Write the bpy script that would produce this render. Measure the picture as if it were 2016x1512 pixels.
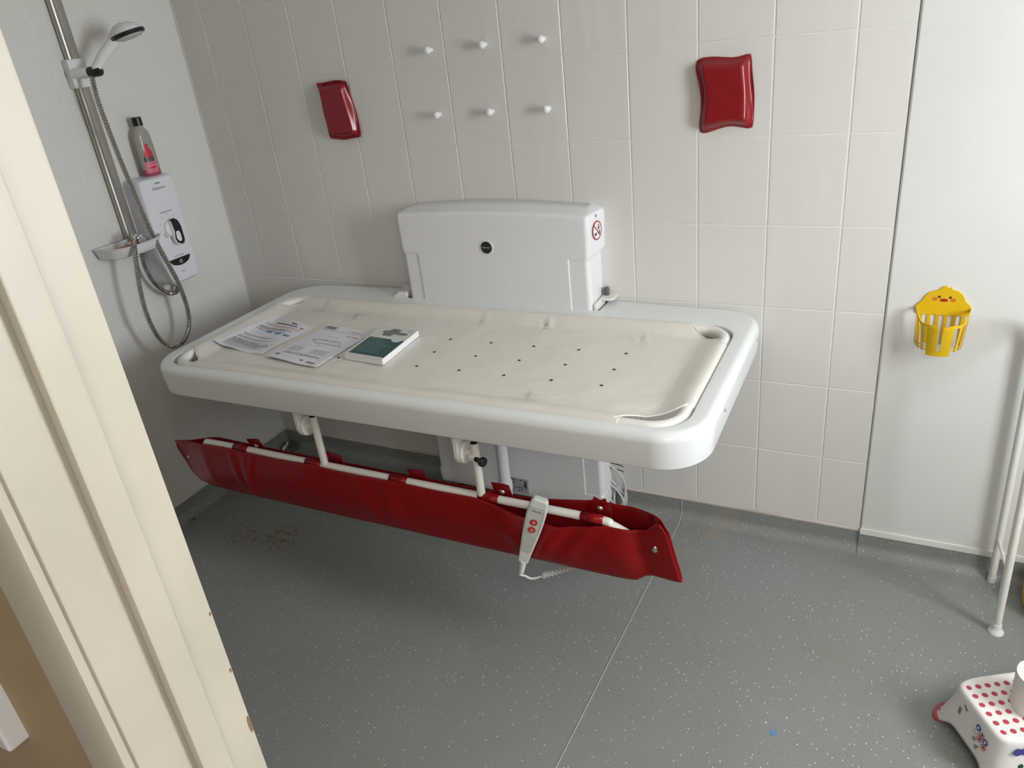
import bpy, bmesh, math, random
from mathutils import Vector, Matrix, noise

# ------------------------------------------------------------------ reset
for _o in list(bpy.data.objects):
    bpy.data.objects.remove(_o)
scene = bpy.context.scene
COL = scene.collection
R = math.radians
PI = math.pi

# ------------------------------------------------------------------ camera
# X runs along the tiled back wall (0 = corner with the left wall), the back wall is y = 0,
# the room lies at y < 0, z is up.
CAM = Vector((2.498, -2.260, 1.710))
cam_data = bpy.data.cameras.new('camera')
cam_data.sensor_width = 36.0
cam_data.lens = 36.0 * 1500.15 / 2016.0
cam_data.clip_start = 0.02
cam = bpy.data.objects.new('camera', cam_data)
COL.objects.link(cam)
_r = Vector((0.8922, 0.4390, -0.1040)).normalized()
_b = Vector((0.4380, -0.7865, 0.4350)).normalized()
_u = _b.cross(_r).normalized()
_b = _r.cross(_u).normalized()
cam.matrix_world = Matrix(((_r.x, _u.x, _b.x, CAM.x), (_r.y, _u.y, _b.y, CAM.y), (_r.z, _u.z, _b.z, CAM.z), (0, 0, 0, 1)))
scene.camera = cam

# ------------------------------------------------------------------ world, lights, exposure
world = bpy.data.worlds.new('world')
scene.world = world
world.use_nodes = True
world.node_tree.nodes['Background'].inputs['Color'].default_value = (0.85, 0.92, 1.0, 1)
world.node_tree.nodes['Background'].inputs['Strength'].default_value = 0.6

XR = 3.90                       # right wall (with the window)
YF = -1.876                     # room face of the door wall
YH = -2.0014                    # hall face of the door wall
ZC = 2.40                       # ceiling
WY0, WY1, WZ0, WZ1 = -1.28, -0.72, 1.00, 2.12     # window opening


def area_light(name, loc, rot, sx, sy, power, col):
    l = bpy.data.lights.new(name, 'AREA')
    l.shape = 'RECTANGLE'
    l.size, l.size_y = sx, sy
    l.energy = power
    l.color = col
    o = bpy.data.objects.new(name, l)
    COL.objects.link(o)
    o.location = loc
    o.rotation_euler = rot
    return o


area_light('window_right_offscreen', (XR + 0.10, (WY0 + WY1) / 2, (WZ0 + WZ1) / 2), (0, R(90), 0), WZ1 - WZ0, WY1 - WY0, 50, (0.94, 0.98, 1.0))
area_light('hall_lamp_offscreen', (3.3, -3.1, 2.38), (0, 0, 0), 1.0, 0.9, 32.0, (1.0, 0.96, 0.91))

vs = scene.view_settings
vs.view_transform = 'Standard'
vs.look = 'None'
vs.exposure = -0.13
vs.gamma = 1.0
vs.use_curve_mapping = False


# ------------------------------------------------------------------ materials
MATS = {}


def mat(name, col, rough=0.5, metal=0.0, spec=0.5, coat=0.0, bump=None, alpha=None, vary=None, trans=0.0, ior=1.45):
    if name in MATS:
        return MATS[name]
    m = bpy.data.materials.new(name)
    m.use_nodes = True
    nt = m.node_tree
    p = nt.nodes['Principled BSDF']
    p.inputs['Base Color'].default_value = (*col, 1)
    p.inputs['Roughness'].default_value = rough
    p.inputs['Metallic'].default_value = metal
    p.inputs['Specular IOR Level'].default_value = spec
    p.inputs['IOR'].default_value = ior
    p.inputs['Coat Weight'].default_value = coat
    p.inputs['Coat Roughness'].default_value = 0.08
    p.inputs['Transmission Weight'].default_value = trans
    geo = nt.nodes.new('ShaderNodeNewGeometry')
    if vary:                       # (scale, amount): slow mottling of the colour
        n = nt.nodes.new('ShaderNodeTexNoise')
        n.inputs['Scale'].default_value = vary[0]
        n.inputs['Detail'].default_value = 4
        nt.links.new(geo.outputs['Position'], n.inputs['Vector'])
        mr = nt.nodes.new('ShaderNodeMapRange')
        mr.inputs['From Min'].default_value = 0.3
        mr.inputs['From Max'].default_value = 0.7
        mr.inputs['To Min'].default_value = 1 - vary[1]
        mr.inputs['To Max'].default_value = 1 + vary[1]
        nt.links.new(n.outputs['Fac'], mr.inputs['Value'])
        mx = nt.nodes.new('ShaderNodeMix')
        mx.data_type = 'RGBA'
        mx.blend_type = 'MULTIPLY'
        mx.inputs['Factor'].default_value = 1
        mx.inputs['A'].default_value = (*col, 1)
        nt.links.new(mr.outputs['Result'], mx.inputs['B'])
        nt.links.new(mx.outputs['Result'], p.inputs['Base Color'])
    if bump:                       # (scale xyz, strength, distance)
        n = nt.nodes.new('ShaderNodeTexNoise')
        n.inputs['Scale'].default_value = 1.0
        n.inputs['Detail'].default_value = bump[3] if len(bump) > 3 else 2
        mp = nt.nodes.new('ShaderNodeMapping')
        mp.inputs['Scale'].default_value = bump[0]
        nt.links.new(geo.outputs['Position'], mp.inputs['Vector'])
        nt.links.new(mp.outputs['Vector'], n.inputs['Vector'])
        b = nt.nodes.new('ShaderNodeBump')
        b.inputs['Strength'].default_value = bump[1]
        b.inputs['Distance'].default_value = bump[2]
        nt.links.new(n.outputs['Fac'], b.inputs['Height'])
        nt.links.new(b.outputs['Normal'], p.inputs['Normal'])
    MATS[name] = m
    return m


TILE = mat('tile_glaze', (0.71, 0.70, 0.675), 0.15, spec=0.5, bump=((24, 24, 3.0), 0.32, 0.004, 1.0))
GROUT = mat('grout', (0.735, 0.725, 0.70), 0.6)
SEALANT = mat('sealant', (0.62, 0.565, 0.52), 0.6, vary=(5, 0.22))
WHITEWALL = mat('white_wall_board', (0.71, 0.715, 0.70), 0.38, vary=(3, 0.03))
CREAM = mat('cream_gloss_paint', (0.50, 0.456, 0.382), 0.38, vary=(7, 0.06), bump=((40, 40, 6), 0.15, 0.002))
HALL = mat('hall_wall_paint', (0.36, 0.27, 0.175), 0.8, vary=(4, 0.08))
CEIL = mat('ceiling_paint', (0.82, 0.81, 0.78), 0.9)
PLASTER = mat('wall_paint', (0.80, 0.79, 0.76), 0.8)
FRAME = mat('white_bed_shell', (0.755, 0.78, 0.785), 0.22, spec=0.5, coat=0.3)
SHELL = mat('white_housing', (0.76, 0.765, 0.78), 0.38)
WHITETUBE = mat('white_coated_tube', (0.80, 0.785, 0.74), 0.32)
PIPE = mat('white_pipe', (0.76, 0.75, 0.80), 0.3)
VINYL = mat('cream_vinyl', (0.735, 0.71, 0.655), 0.33, spec=0.45, bump=((14, 22, 10), 0.35, 0.006, 3))
SEAM = mat('cream_seam', (0.80, 0.78, 0.73), 0.35)
RED = mat('red_vinyl', (0.235, 0.006, 0.009), 0.25, spec=0.26, bump=((11, 26, 16), 0.35, 0.01, 3))
PADRED = mat('red_pad_vinyl', (0.24, 0.008, 0.014), 0.2, spec=0.5, bump=((20, 20, 20), 0.12, 0.004, 2))
BLACK = mat('black_plastic', (0.012, 0.012, 0.014), 0.3)
DARK = mat('dark_ink', (0.03, 0.03, 0.035), 0.6)
GREYINK = mat('grey_ink', (0.16, 0.16, 0.19), 0.7)
CHROME = mat('chrome', (0.62, 0.61, 0.58), 0.13, metal=1.0)
STEEL = mat('satin_steel', (0.56, 0.55, 0.52), 0.32, metal=1.0)
ALU = mat('satin_aluminium', (0.50, 0.485, 0.45), 0.36, metal=0.85)
WHITEPL = mat('white_plastic', (0.78, 0.78, 0.80), 0.28)
LILAC = mat('cool_white_plastic', (0.735, 0.735, 0.80), 0.25)
REMOTE = mat('remote_grey', (0.58, 0.59, 0.57), 0.42)
REMOTEFACE = mat('remote_face', (0.44, 0.46, 0.43), 0.5)
BTNRED = mat('button_red', (0.42, 0.03, 0.03), 0.45)
CABLE = mat('cable_grey', (0.56, 0.57, 0.56), 0.5)
PAPER = mat('paper', (0.74, 0.735, 0.78), 0.8)
PAPERW = mat('page_edges', (0.86, 0.86, 0.88), 0.85, bump=((2, 2, 900), 0.6, 0.002))
TEAL = mat('teal_print', (0.022, 0.085, 0.088), 0.45)
LIGHTINK = mat('pale_teal_ink', (0.22, 0.33, 0.33), 0.5)
BLUEINK = mat('blue_print', (0.13, 0.30, 0.50), 0.6)
ORANGEINK = mat('orange_print', (0.45, 0.22, 0.13), 0.7)
YELLOW = mat('yellow_plastic', (0.72, 0.46, 0.012), 0.32)
BINYELLOW = mat('yellow_bin_plastic', (0.66, 0.42, 0.01), 0.35)
ORANGE = mat('orange_print_cheek', (0.62, 0.17, 0.02), 0.5)
BEAK = mat('red_orange_print', (0.50, 0.045, 0.012), 0.5)
BROWN = mat('brown_print', (0.055, 0.02, 0.008), 0.5)
PINK = mat('pink_rubber', (0.47, 0.055, 0.085), 0.5)
STOOL = mat('stool_plastic', (0.80, 0.785, 0.76), 0.3)
SOAP = mat('orange_soap', (0.50, 0.17, 0.045), 0.4)
BOTTLE = mat('clear_bottle', (0.60, 0.57, 0.53), 0.12, trans=0.55, ior=1.3)
LIQUID = mat('pink_liquid', (0.36, 0.07, 0.12), 0.12)
LABELPINK = mat('pink_label', (0.66, 0.20, 0.26), 0.4)
LABELRED = mat('raspberry_print', (0.55, 0.02, 0.045), 0.4)
LABELGREY = mat('silver_label', (0.36, 0.37, 0.40), 0.4)
BLUECHIP = mat('blue_plastic_chip', (0.13, 0.25, 0.50), 0.5)
SIGNRED = mat('sign_red', (0.42, 0.03, 0.04), 0.5)
SIGNBLUE = mat('sign_blue', (0.03, 0.06, 0.30), 0.5)
PURPLE = mat('violet_print', (0.06, 0.05, 0.28), 0.5)
GREENGREY = mat('grey_green_print', (0.30, 0.31, 0.27), 0.6)
MIDGREY = mat('mid_grey_print', (0.20, 0.195, 0.20), 0.6)


def vinyl_floor():
    m = bpy.data.materials.new('speckled_safety_vinyl')
    m.use_nodes = True
    nt = m.node_tree
    L = nt.links.new
    p = nt.nodes['Principled BSDF']
    p.inputs['Roughness'].default_value = 0.42
    p.inputs['Specular IOR Level'].default_value = 0.4
    geo = nt.nodes.new('ShaderNodeNewGeometry')

    def nz(scale, detail, rough=0.5):
        n = nt.nodes.new('ShaderNodeTexNoise')
        n.inputs['Scale'].default_value = scale
        n.inputs['Detail'].default_value = detail
        n.inputs['Roughness'].default_value = rough
        L(geo.outputs['Position'], n.inputs['Vector'])
        return n

    def ramp(src, a, b):
        r = nt.nodes.new('ShaderNodeMapRange')
        r.inputs['From Min'].default_value = a
        r.inputs['From Max'].default_value = b
        L(src, r.inputs['Value'])
        return r.outputs['Result']

    def mix(fac, a, b, blend='MIX'):
        x = nt.nodes.new('ShaderNodeMix')
        x.data_type = 'RGBA'
        x.blend_type = blend
        if isinstance(fac, float):
            x.inputs['Factor'].default_value = fac
        else:
            L(fac, x.inputs['Factor'])
        for key, v in (('A', a), ('B', b)):
            if isinstance(v, tuple):
                x.inputs[key].default_value = (*v, 1)
            else:
                L(v, x.inputs[key])
        return x.outputs['Result']

    def math_(op, a, b=None):
        x = nt.nodes.new('ShaderNodeMath')
        x.operation = op
        for i, v in enumerate((a, b)):
            if v is None:
                continue
            if isinstance(v, float):
                x.inputs[i].default_value = v
            else:
                L(v, x.inputs[i])
        return x.outputs[0]

    base = mix(ramp(nz(260, 3).outputs['Fac'], 0.3, 0.7), (0.212, 0.224, 0.223), (0.288, 0.301, 0.298))
    base = mix(ramp(nz(2.2, 3).outputs['Fac'], 0.35, 0.7), base, mix(1.0, base, (0.95, 0.91, 0.84), 'MULTIPLY'))

    def specks(scale, thr, keep):
        v = nt.nodes.new('ShaderNodeTexVoronoi')
        v.inputs['Scale'].default_value = scale
        L(geo.outputs['Position'], v.inputs['Vector'])
        sep = nt.nodes.new('ShaderNodeSeparateColor')
        L(v.outputs['Color'], sep.inputs['Color'])
        near = math_('LESS_THAN', v.outputs['Distance'], thr)
        return math_('MULTIPLY', near, math_('GREATER_THAN', sep.outputs[0], keep))

    base = mix(specks(120, 0.20, 0.62), base, (0.19, 0.197, 0.197))
    base = mix(math_('MULTIPLY', specks(85, 0.155, 0.70), 0.85), base, (0.74, 0.74, 0.72))
    # rust-brown crumbs and stains below the table, each with its own place
    for (x, y, rad, col, thr, sc) in ((0.345, -0.649, 0.085, (0.21, 0.10, 0.035), 0.565, 55), (0.496, -0.598, 0.10, (0.21, 0.10, 0.035), 0.54, 48),
                                      (0.56, -0.47, 0.10, (0.06, 0.05, 0.04), 0.63, 60), (0.03, -0.62, 0.03, (0.17, 0.08, 0.03), 0.5, 40),
                                      (0.05, -0.04, 0.06, (0.07, 0.055, 0.035), 0.46, 30), (1.93, -0.05, 0.20, (0.30, 0.27, 0.22), 0.52, 9)):
        d = nt.nodes.new('ShaderNodeVectorMath')
        d.operation = 'DISTANCE'
        L(geo.outputs['Position'], d.inputs[0])
        d.inputs[1].default_value = (x, y, 0)
        fall = ramp(d.outputs['Value'], rad, rad * 0.55)
        n = ramp(nz(sc, 2).outputs['Fac'], thr, thr + 0.05)
        base = mix(math_('MULTIPLY', math_('MULTIPLY', fall, n), 0.8), base, col)
    L(base, p.inputs['Base Color'])
    b = nt.nodes.new('ShaderNodeBump')
    b.inputs['Strength'].default_value = 0.25
    b.inputs['Distance'].default_value = 0.0015
    L(nz(420, 2).outputs['Fac'], b.inputs['Height'])
    L(b.outputs['Normal'], p.inputs['Normal'])
    return m


FLOOR = vinyl_floor()


# ------------------------------------------------------------------ object helpers
def world_loc(o):
    v = Vector((0, 0, 0))
    while o is not None:
        v += o.location
        o = o.parent
    return v


def obj(name, me, material, parent=None, smooth=True, angle=35, at=None):
    """Link a bmesh / mesh given in WORLD coordinates as one object (child of parent, or top-level with origin 'at')."""
    if isinstance(me, bmesh.types.BMesh):
        m = bpy.data.meshes.new(name)
        bmesh.ops.recalc_face_normals(me, faces=me.faces[:])
        me.to_mesh(m)
        me.free()
        me = m
    off = world_loc(parent) if parent is not None else (Vector(at) if at is not None else Vector((0, 0, 0)))
    if off.length:
        me.transform(Matrix.Translation(-off))
    me.materials.clear()
    me.materials.append(material)
    if smooth:
        me.polygons.foreach_set('use_smooth', [True] * len(me.polygons))
        me.set_sharp_from_angle(angle=R(angle))
    o = bpy.data.objects.new(name, me)
    COL.objects.link(o)
    if name in ('body_print', 'drawing_print', 'cover_print', 'plate_print', 'warning_print', 'label_print', 'corner_print', 'heading_print', 'picture_print', 'cover_picture'):
        o['kind'] = 'stuff'
    if smooth and len(me.polygons) < 3000:
        wn = o.modifiers.new('normals', 'WEIGHTED_NORMAL')
        wn.keep_sharp = True
    if parent is not None:
        o.parent = parent
    elif at is not None:
        o.location = at
    return o


def piece(name, me, material, parent, loc, rot=None):
    """Copy of a shared mesh (own origin) placed at a world location below parent."""
    if not me.materials:
        me.materials.append(material)
    o = bpy.data.objects.new(name, me)
    COL.objects.link(o)
    o.parent = parent
    o.location = Vector(loc) - world_loc(parent)
    if rot is not None:
        o.rotation_euler = rot
    return o


def tag(o, label, cat, group=None):
    o['label'] = label
    o['category'] = cat
    if group:
        o['group'] = group
    return o


def thing(name, loc, label, cat, group=None):
    o = bpy.data.objects.new(name, None)
    COL.objects.link(o)
    o.location = loc
    o.empty_display_size = 0.05
    return tag(o, label, cat, group)


def struct(o):
    o['kind'] = 'structure'
    return o


def mesh_of(bm):
    m = bpy.data.meshes.new('mesh')
    bmesh.ops.recalc_face_normals(bm, faces=bm.faces[:])
    bm.to_mesh(m)
    bm.free()
    return m


def box(bm, x0, x1, y0, y1, z0, z1, bev=0.0, seg=2):
    g = bmesh.ops.create_cube(bm, size=1)
    vsx = g['verts']
    for v in vsx:
        v.co = Vector((x0 + (v.co.x + .5) * (x1 - x0), y0 + (v.co.y + .5) * (y1 - y0), z0 + (v.co.z + .5) * (z1 - z0)))
    if bev:
        es = list({e for v in vsx for e in v.link_edges})
        bmesh.ops.bevel(bm, geom=es, offset=bev, segments=seg, affect='EDGES', profile=0.5)
    return bm


def nb():
    return bmesh.new()


def ring_faces(bm, a, b, closed=True):
    n = len(a)
    for i in range(n if closed else n - 1):
        j = (i + 1) % n
        bm.faces.new((a[i], a[j], b[j], b[i]))


def loft(bm, loops, closed=True, cap0=False, cap1=False):
    rows = [[bm.verts.new(p) for p in lp] for lp in loops]
    for a, b in zip(rows[:-1], rows[1:]):
        ring_faces(bm, a, b, closed)
    if cap0:
        bm.faces.new(rows[0])
    if cap1:
        bm.faces.new(list(reversed(rows[-1])))
    return rows


def spline(pts, n):
    """Catmull-Rom through pts, n samples per span."""
    P = [Vector(p) for p in pts]
    P = [P[0] * 2 - P[1]] + P + [P[-1] * 2 - P[-2]]
    out = []
    for i in range(1, len(P) - 2):
        a, b, c, d = P[i - 1:i + 3]
        for k in range(n):
            t = k / n
            out.append(0.5 * ((2 * b) + (c - a) * t + (2 * a - 5 * b + 4 * c - d) * t * t + (3 * b - a - 3 * c + d) * t ** 3))
    out.append(P[-2].copy())
    return out


def resample(pts, step):
    acc = [0.0]
    for a, b in zip(pts[:-1], pts[1:]):
        acc.append(acc[-1] + (b - a).length)
    n = max(2, int(acc[-1] / step))
    out, j = [], 0
    for i in range(n + 1):
        s = acc[-1] * i / n
        while j < len(acc) - 2 and acc[j + 1] < s:
            j += 1
        d = acc[j + 1] - acc[j]
        out.append(pts[j].lerp(pts[j + 1], 0 if d < 1e-9 else (s - acc[j]) / d))
    return out


def tube(bm, pts, rad, seg=12, closed=False, caps=True):
    """Sweep a circle (rad: number or function of index) along points."""
    P = [Vector(p) for p in pts]
    n = len(P)
    up = Vector((0.123, 0.31, 0.943)).normalized()
    loops = []
    prev = None
    for i in range(n):
        if closed:
            t = (P[(i + 1) % n] - P[i - 1])
        else:
            t = P[min(i + 1, n - 1)] - P[max(i - 1, 0)]
        t.normalize()
        if prev is None:
            s = t.cross(up)
            if s.length < 0.05:
                s = t.cross(Vector((1, 0, 0)))
        else:
            s = prev - t * prev.dot(t)
        s.normalize()
        prev = s
        w = t.cross(s)
        r = rad(i) if callable(rad) else rad
        loops.append([P[i] + s * (r * math.cos(2 * PI * k / seg)) + w * (r * math.sin(2 * PI * k / seg)) for k in range(seg)])
    if closed:
        loops.append(loops[0])
        rows = [[bm.verts.new(p) for p in lp] for lp in loops[:-1]]
        for i in range(n):
            ring_faces(bm, rows[i], rows[(i + 1) % n])
    else:
        loft(bm, loops, True, caps, caps)
    return bm


def cyl(bm, a, b, r, seg=16, r2=None):
    r2 = r if r2 is None else r2
    a, b = Vector(a), Vector(b)
    return tube(bm, [a, b], lambda i: (r, r2)[i], seg)


def lathe(bm, axis_o, axis_d, prof, seg=24):
    """prof: list of (distance along axis, radius)."""
    o, d = Vector(axis_o), Vector(axis_d).normalized()
    s = d.cross(Vector((0, 0, 1)))
    if s.length < 0.1:
        s = d.cross(Vector((1, 0, 0)))
    s.normalize()
    w = d.cross(s)
    loops = [[o + d * h + s * (max(r, 1e-5) * math.cos(2 * PI * k / seg)) + w * (max(r, 1e-5) * math.sin(2 * PI * k / seg)) for k in range(seg)] for h, r in prof]
    loft(bm, loops, True, True, True)
    return bm


def rrect(x0, x1, y0, y1, r, seg=8):
    """Rounded rectangle outline (counter-clockwise), r: number or 4 radii (BL, BR, TR, TL)."""
    rr = r if isinstance(r, (list, tuple)) else (r,) * 4
    pts = []
    for (cx, cy, a0, rad) in ((x0 + rr[0], y0 + rr[0], 180, rr[0]), (x1 - rr[1], y0 + rr[1], 270, rr[1]), (x1 - rr[2], y1 - rr[2], 0, rr[2]), (x0 + rr[3], y1 - rr[3], 90, rr[3])):
        for k in range(seg + 1):
            a = R(a0 + 90 * k / seg)
            pts.append(Vector((cx + rad * math.cos(a), cy + rad * math.sin(a))))
    return pts


def offset_loop(pts, d):
    """Offset a ccw 2D loop inward by d (d may be negative)."""
    n = len(pts)
    out = []
    for i in range(n):
        a, b, c = pts[i - 1], pts[i], pts[(i + 1) % n]
        e1 = (b - a)
        e2 = (c - b)
        if e1.length < 1e-7:
            e1 = e2
        if e2.length < 1e-7:
            e2 = e1
        n1 = Vector((-e1.y, e1.x)).normalized()
        n2 = Vector((-e2.y, e2.x)).normalized()
        m = n1 + n2
        if m.length < 1e-6:
            m = n1
        m.normalize()
        out.append(b + m * (d / max(0.5, m.dot(n1))))
    return out


def dedupe(pts, eps=1e-5):
    out = []
    for p in pts:
        if not out or (p - out[-1]).length > eps:
            out.append(p)
    if (out[0] - out[-1]).length < eps:
        out.pop()
    return out


def prism(bm, outline, to3, h0, h1, bev=0.0):
    """Extrude a 2D outline: to3(x, y, h) gives the 3D point; rounded far edge when bev."""
    o = dedupe(outline)
    loops = [[to3(p.x, p.y, h0) for p in o]]
    if bev:
        for k in range(4):
            a = k / 3 * PI / 2
            q = offset_loop(o, bev * (1 - math.cos(a)))
            loops.append([to3(p.x, p.y, h1 - bev + bev * math.sin(a)) for p in q])
    else:
        loops.append([to3(p.x, p.y, h1) for p in o])
    loft(bm, loops, True, True, True)
    return bm


def text_mesh(body, size, extrude=0.0004):
    cu = bpy.data.curves.new('lettering', 'FONT')
    cu.body = body
    cu.size = size
    cu.extrude = extrude
    cu.align_x = 'CENTER'
    cu.align_y = 'CENTER'
    cu.resolution_u = 2
    o = bpy.data.objects.new('lettering', cu)
    COL.objects.link(o)
    dg = bpy.context.evaluated_depsgraph_get()
    me = bpy.data.meshes.new_from_object(o.evaluated_get(dg))
    bpy.data.objects.remove(o)
    return me


def text(name, body, size, M, material, parent, extrude=0.0004):
    """Lettering in the local xy plane, placed by the world matrix M."""
    me = text_mesh(body, size, extrude)
    me.transform(M)
    return obj(name, me, material, parent, smooth=False)


def frame_matrix(o, ex, ey, ez):
    o, ex, ey, ez = Vector(o), Vector(ex), Vector(ey), Vector(ez)
    return Matrix(((ex.x, ey.x, ez.x, o.x), (ex.y, ey.y, ez.y, o.y), (ex.z, ey.z, ez.z, o.z), (0, 0, 0, 1)))


def smooth01(t):
    t = max(0.0, min(1.0, t))
    return t * t * (3 - 2 * t)


def lerp_table(tab, x):
    if x <= tab[0][0]:
        return tab[0][1]
    for (a, va), (b, vb) in zip(tab[:-1], tab[1:]):
        if x <= b:
            return va + (vb - va) * (x - a) / (b - a)
    return tab[-1][1]


# ================================================================== THE SETTING
ZT = 0.085                      # lower edge of the tiles
TX1 = 2.473                     # right end of the tiled area
TH = 0.007                      # tiles stand this far in front of the wall core

# floors
o = struct(obj('floor', box(nb(), -0.05, XR + 0.05, -2.0, 0.05, -0.06, 0.0), FLOOR, smooth=False))
o = struct(obj('floor_hall', box(nb(), 0.2, 4.6, -3.6, -2.0, -0.06, -0.002), mat('hall_carpet', (0.20, 0.16, 0.12), 0.95), smooth=False))
# coved vinyl upstand: quarter-round profile swept along the wall foot
RC = 0.036


def cove_profile():
    p = [(0.0, 0.078), (0.0025, 0.078)]
    for k in range(9):
        a = R(90 * k / 8)
        p.append((0.0025 + RC - RC * math.cos(a), 0.0012 + RC - RC * math.sin(a)))
    return p + [(0.07, 0.0004), (0.07, -0.01), (0.0, -0.01)]


def cove(name, fn, a, b):
    bm = nb()
    loft(bm, [[Vector(fn(d, h, t)) for d, h in cove_profile()] for t in (a, b)], True, True, True)
    return struct(obj(name, bm, FLOOR, angle=50))


cove('baseboard_back', lambda d, h, t: (t, -d - 0.0058, h), 0.0, TX1 + 0.002)
cove('baseboard_left', lambda d, h, t: (d + 0.0058, t, h), 0.0, YF)
bm = nb()
prof = cove_profile()
loft(bm, [[Vector((t, -d - 0.0112, h * 0.93)) for d, h in prof] for t in (TX1, XR)], True, True, True)
struct(obj('baseboard_right', bm, FLOOR, angle=50))
# welded floor seam running up the cove
seam = [Vector((1.8855, -0.0085, 0.079))]
for d, h in prof[2:11]:
    seam.append(Vector((1.8855, -d - 0.006, h + 0.0002)))
seam += [Vector((1.8855 - 0.008 * k, -0.08 - 0.36 * k, 0.0004)) for k in range(6)]
bm = nb()
tube(bm, seam, 0.0017, 6)
struct(obj('trim_1', bm, mat('weld_rod', (0.42, 0.42, 0.405), 0.5)))
# mastic line between tiles and vinyl
bm = nb()
box(bm, 0.0, TX1, -0.0092, 0.0, 0.0765, 0.0855, 0.002)
struct(obj('trim_2', bm, SEALANT))
bm = nb()
box(bm, 0.0, 0.0092, YF, 0.0, 0.0765, 0.0855, 0.002)
struct(obj('trim_3', bm, SEALANT))
# mould-brown corner joint low down, where the two tiled walls meet
bm = nb()
box(bm, 0.0, 0.011, -0.011, 0.0, 0.08, 2.4, 0.003)
struct(obj('trim_4', bm, mat('corner_grout', (0.60, 0.57, 0.52), 0.8)))

# tiled walls: grout core plus single tiles
wall_back = struct(obj('wall_back', box(nb(), -0.1, TX1, -0.0056, 0.12, -0.05, ZC + 0.05), GROUT, smooth=False))
wall_left = struct(obj('wall_left', box(nb(), -0.12, 0.0056, YF - 0.13, 0.12, -0.05, ZC + 0.05), GROUT, smooth=False))
_tile_cache = {}
rng = random.Random(4)


def tile_mesh(w, h):
    key = (round(w, 4), round(h, 4))
    if key not in _tile_cache:
        bm = nb()
        o2 = rrect(-w / 2, w / 2, -h / 2, h / 2, 0.0012, 1)
        prism(bm, o2, lambda x, y, d: Vector((x, -d, y)), -0.001, TH, 0.0016)
        me = mesh_of(bm)
        me.materials.append(TILE)
        _tile_cache[key] = me
    return _tile_cache[key]


GAP = 0.0036
zrows = [(ZT + 0.25 * k, min(ZT + 0.25 * (k + 1), ZC)) for k in range(10)]
xs = [0.0] + [0.141 + 0.2 * k for k in range(12)] + [TX1]
for z0, z1 in zrows:
    for x0, x1 in zip(xs[:-1], xs[1:]):
        piece('tile', tile_mesh(x1 - x0 - GAP, z1 - z0 - GAP), TILE, wall_back, ((x0 + x1) / 2, rng.uniform(0, 0.0004), (z0 + z1) / 2))
ys = [0.0] + [-0.166 - 0.2 * k for k in range(9)] + [YF]
for z0, z1 in zrows:
    for y0, y1 in zip(ys[:-1], ys[1:]):
        piece('tile', tile_mesh(abs(y1 - y0) - GAP, z1 - z0 - GAP), TILE, wall_left, (-rng.uniform(0, 0.0004), (y0 + y1) / 2, (z0 + z1) / 2), (0, 0, R(90)))

# white boarded wall right of the tiles, with its bright rounded edge and foot strip
bm = nb()
box(bm, TX1 + 0.001, XR + 0.1, -0.011, 0.12, -0.05, ZC + 0.05, 0.007, 3)
struct(obj('wall_white', bm, WHITEWALL))
bm = nb()
box(bm, TX1 + 0.0008, XR, -0.0165, -0.0105, 0.07, 0.094, 0.003, 2)
struct(obj('trim_5', bm, mat('foot_strip', (0.76, 0.76, 0.73), 0.35)))
# right wall with the window opening
bm = nb()
for (y0, y1, z0, z1) in ((YF - 0.13, WY0, -0.05, ZC + 0.05), (WY1, 0.12, -0.05, ZC + 0.05), (WY0, WY1, -0.05, WZ0), (WY0, WY1, WZ1, ZC + 0.05)):
    box(bm, XR, XR + 0.24, y0, y1, z0, z1)
struct(obj('wall_right', bm, PLASTER, smooth=False))
bm = nb()
FW = 0.05
xw0, xw1 = XR + 0.11, XR + 0.16
for (y0, y1, z0, z1) in ((WY0, WY0 + FW, WZ0, WZ1), (WY1 - FW, WY1, WZ0, WZ1), (WY0, WY1, WZ0, WZ0 + FW), (WY0, WY1, WZ1 - FW, WZ1)):
    box(bm, xw0, xw1, y0, y1, z0, z1, 0.004)
win = struct(obj('window_1', bm, WHITEPL))
obj('pane', box(nb(), XR + 0.13, XR + 0.136, WY0 + 0.02, WY1 - 0.02, WZ0 + 0.02, WZ1 - 0.02), mat('frosted_glass', (0.85, 0.88, 0.88), 0.5), win, smooth=False)
bm = nb()
box(bm, XR - 0.02, XR + 0.12, WY0 - 0.03, WY1 + 0.03, WZ0 - 0.022, WZ0, 0.004)
obj('window_sill', bm, WHITEPL, win)
# ceiling, door wall, hall
struct(obj('ceiling', box(nb(), -0.1, 4.6, -3.6, 0.1, ZC, ZC + 0.05), CEIL, smooth=False))
cl = thing('added_ceiling_lamp', (1.5, -1.3, ZC), 'added unlit round white ceiling lamp in the middle of the wet room ceiling', 'lamp')  # added fixture of a former fill light, now unlit and out of view
bm = nb()
lathe(bm, (1.5, -1.3, ZC + 0.002), (0, 0, -1), [(0, 0.20), (0.03, 0.20), (0.045, 0.19), (0.046, 0.0)], 40)
obj('added_lamp_base', bm, WHITEPL, cl)
hl = thing('hall_lamp', (3.3, -3.1, ZC), 'square white lamp panel on the hall ceiling', 'lamp')
obj('lamp_panel', box(nb(), 2.8, 3.8, -3.55, -2.65, ZC - 0.015, ZC + 0.002, 0.003), WHITEPL, hl)
XJ = 1.898                      # face of the left door lining
XD = XJ + 1.40                  # face of the right door lining
bm = nb()
box(bm, -0.05, XJ - 0.03, YH, YF, -0.05, ZC)
box(bm, XD + 0.03, XR + 0.05, YH, YF, -0.05, ZC)
box(bm, XJ - 0.03, XD + 0.03, YH, YF, 2.06, ZC)
struct(obj('wall_front', bm, HALL, smooth=False))
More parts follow.
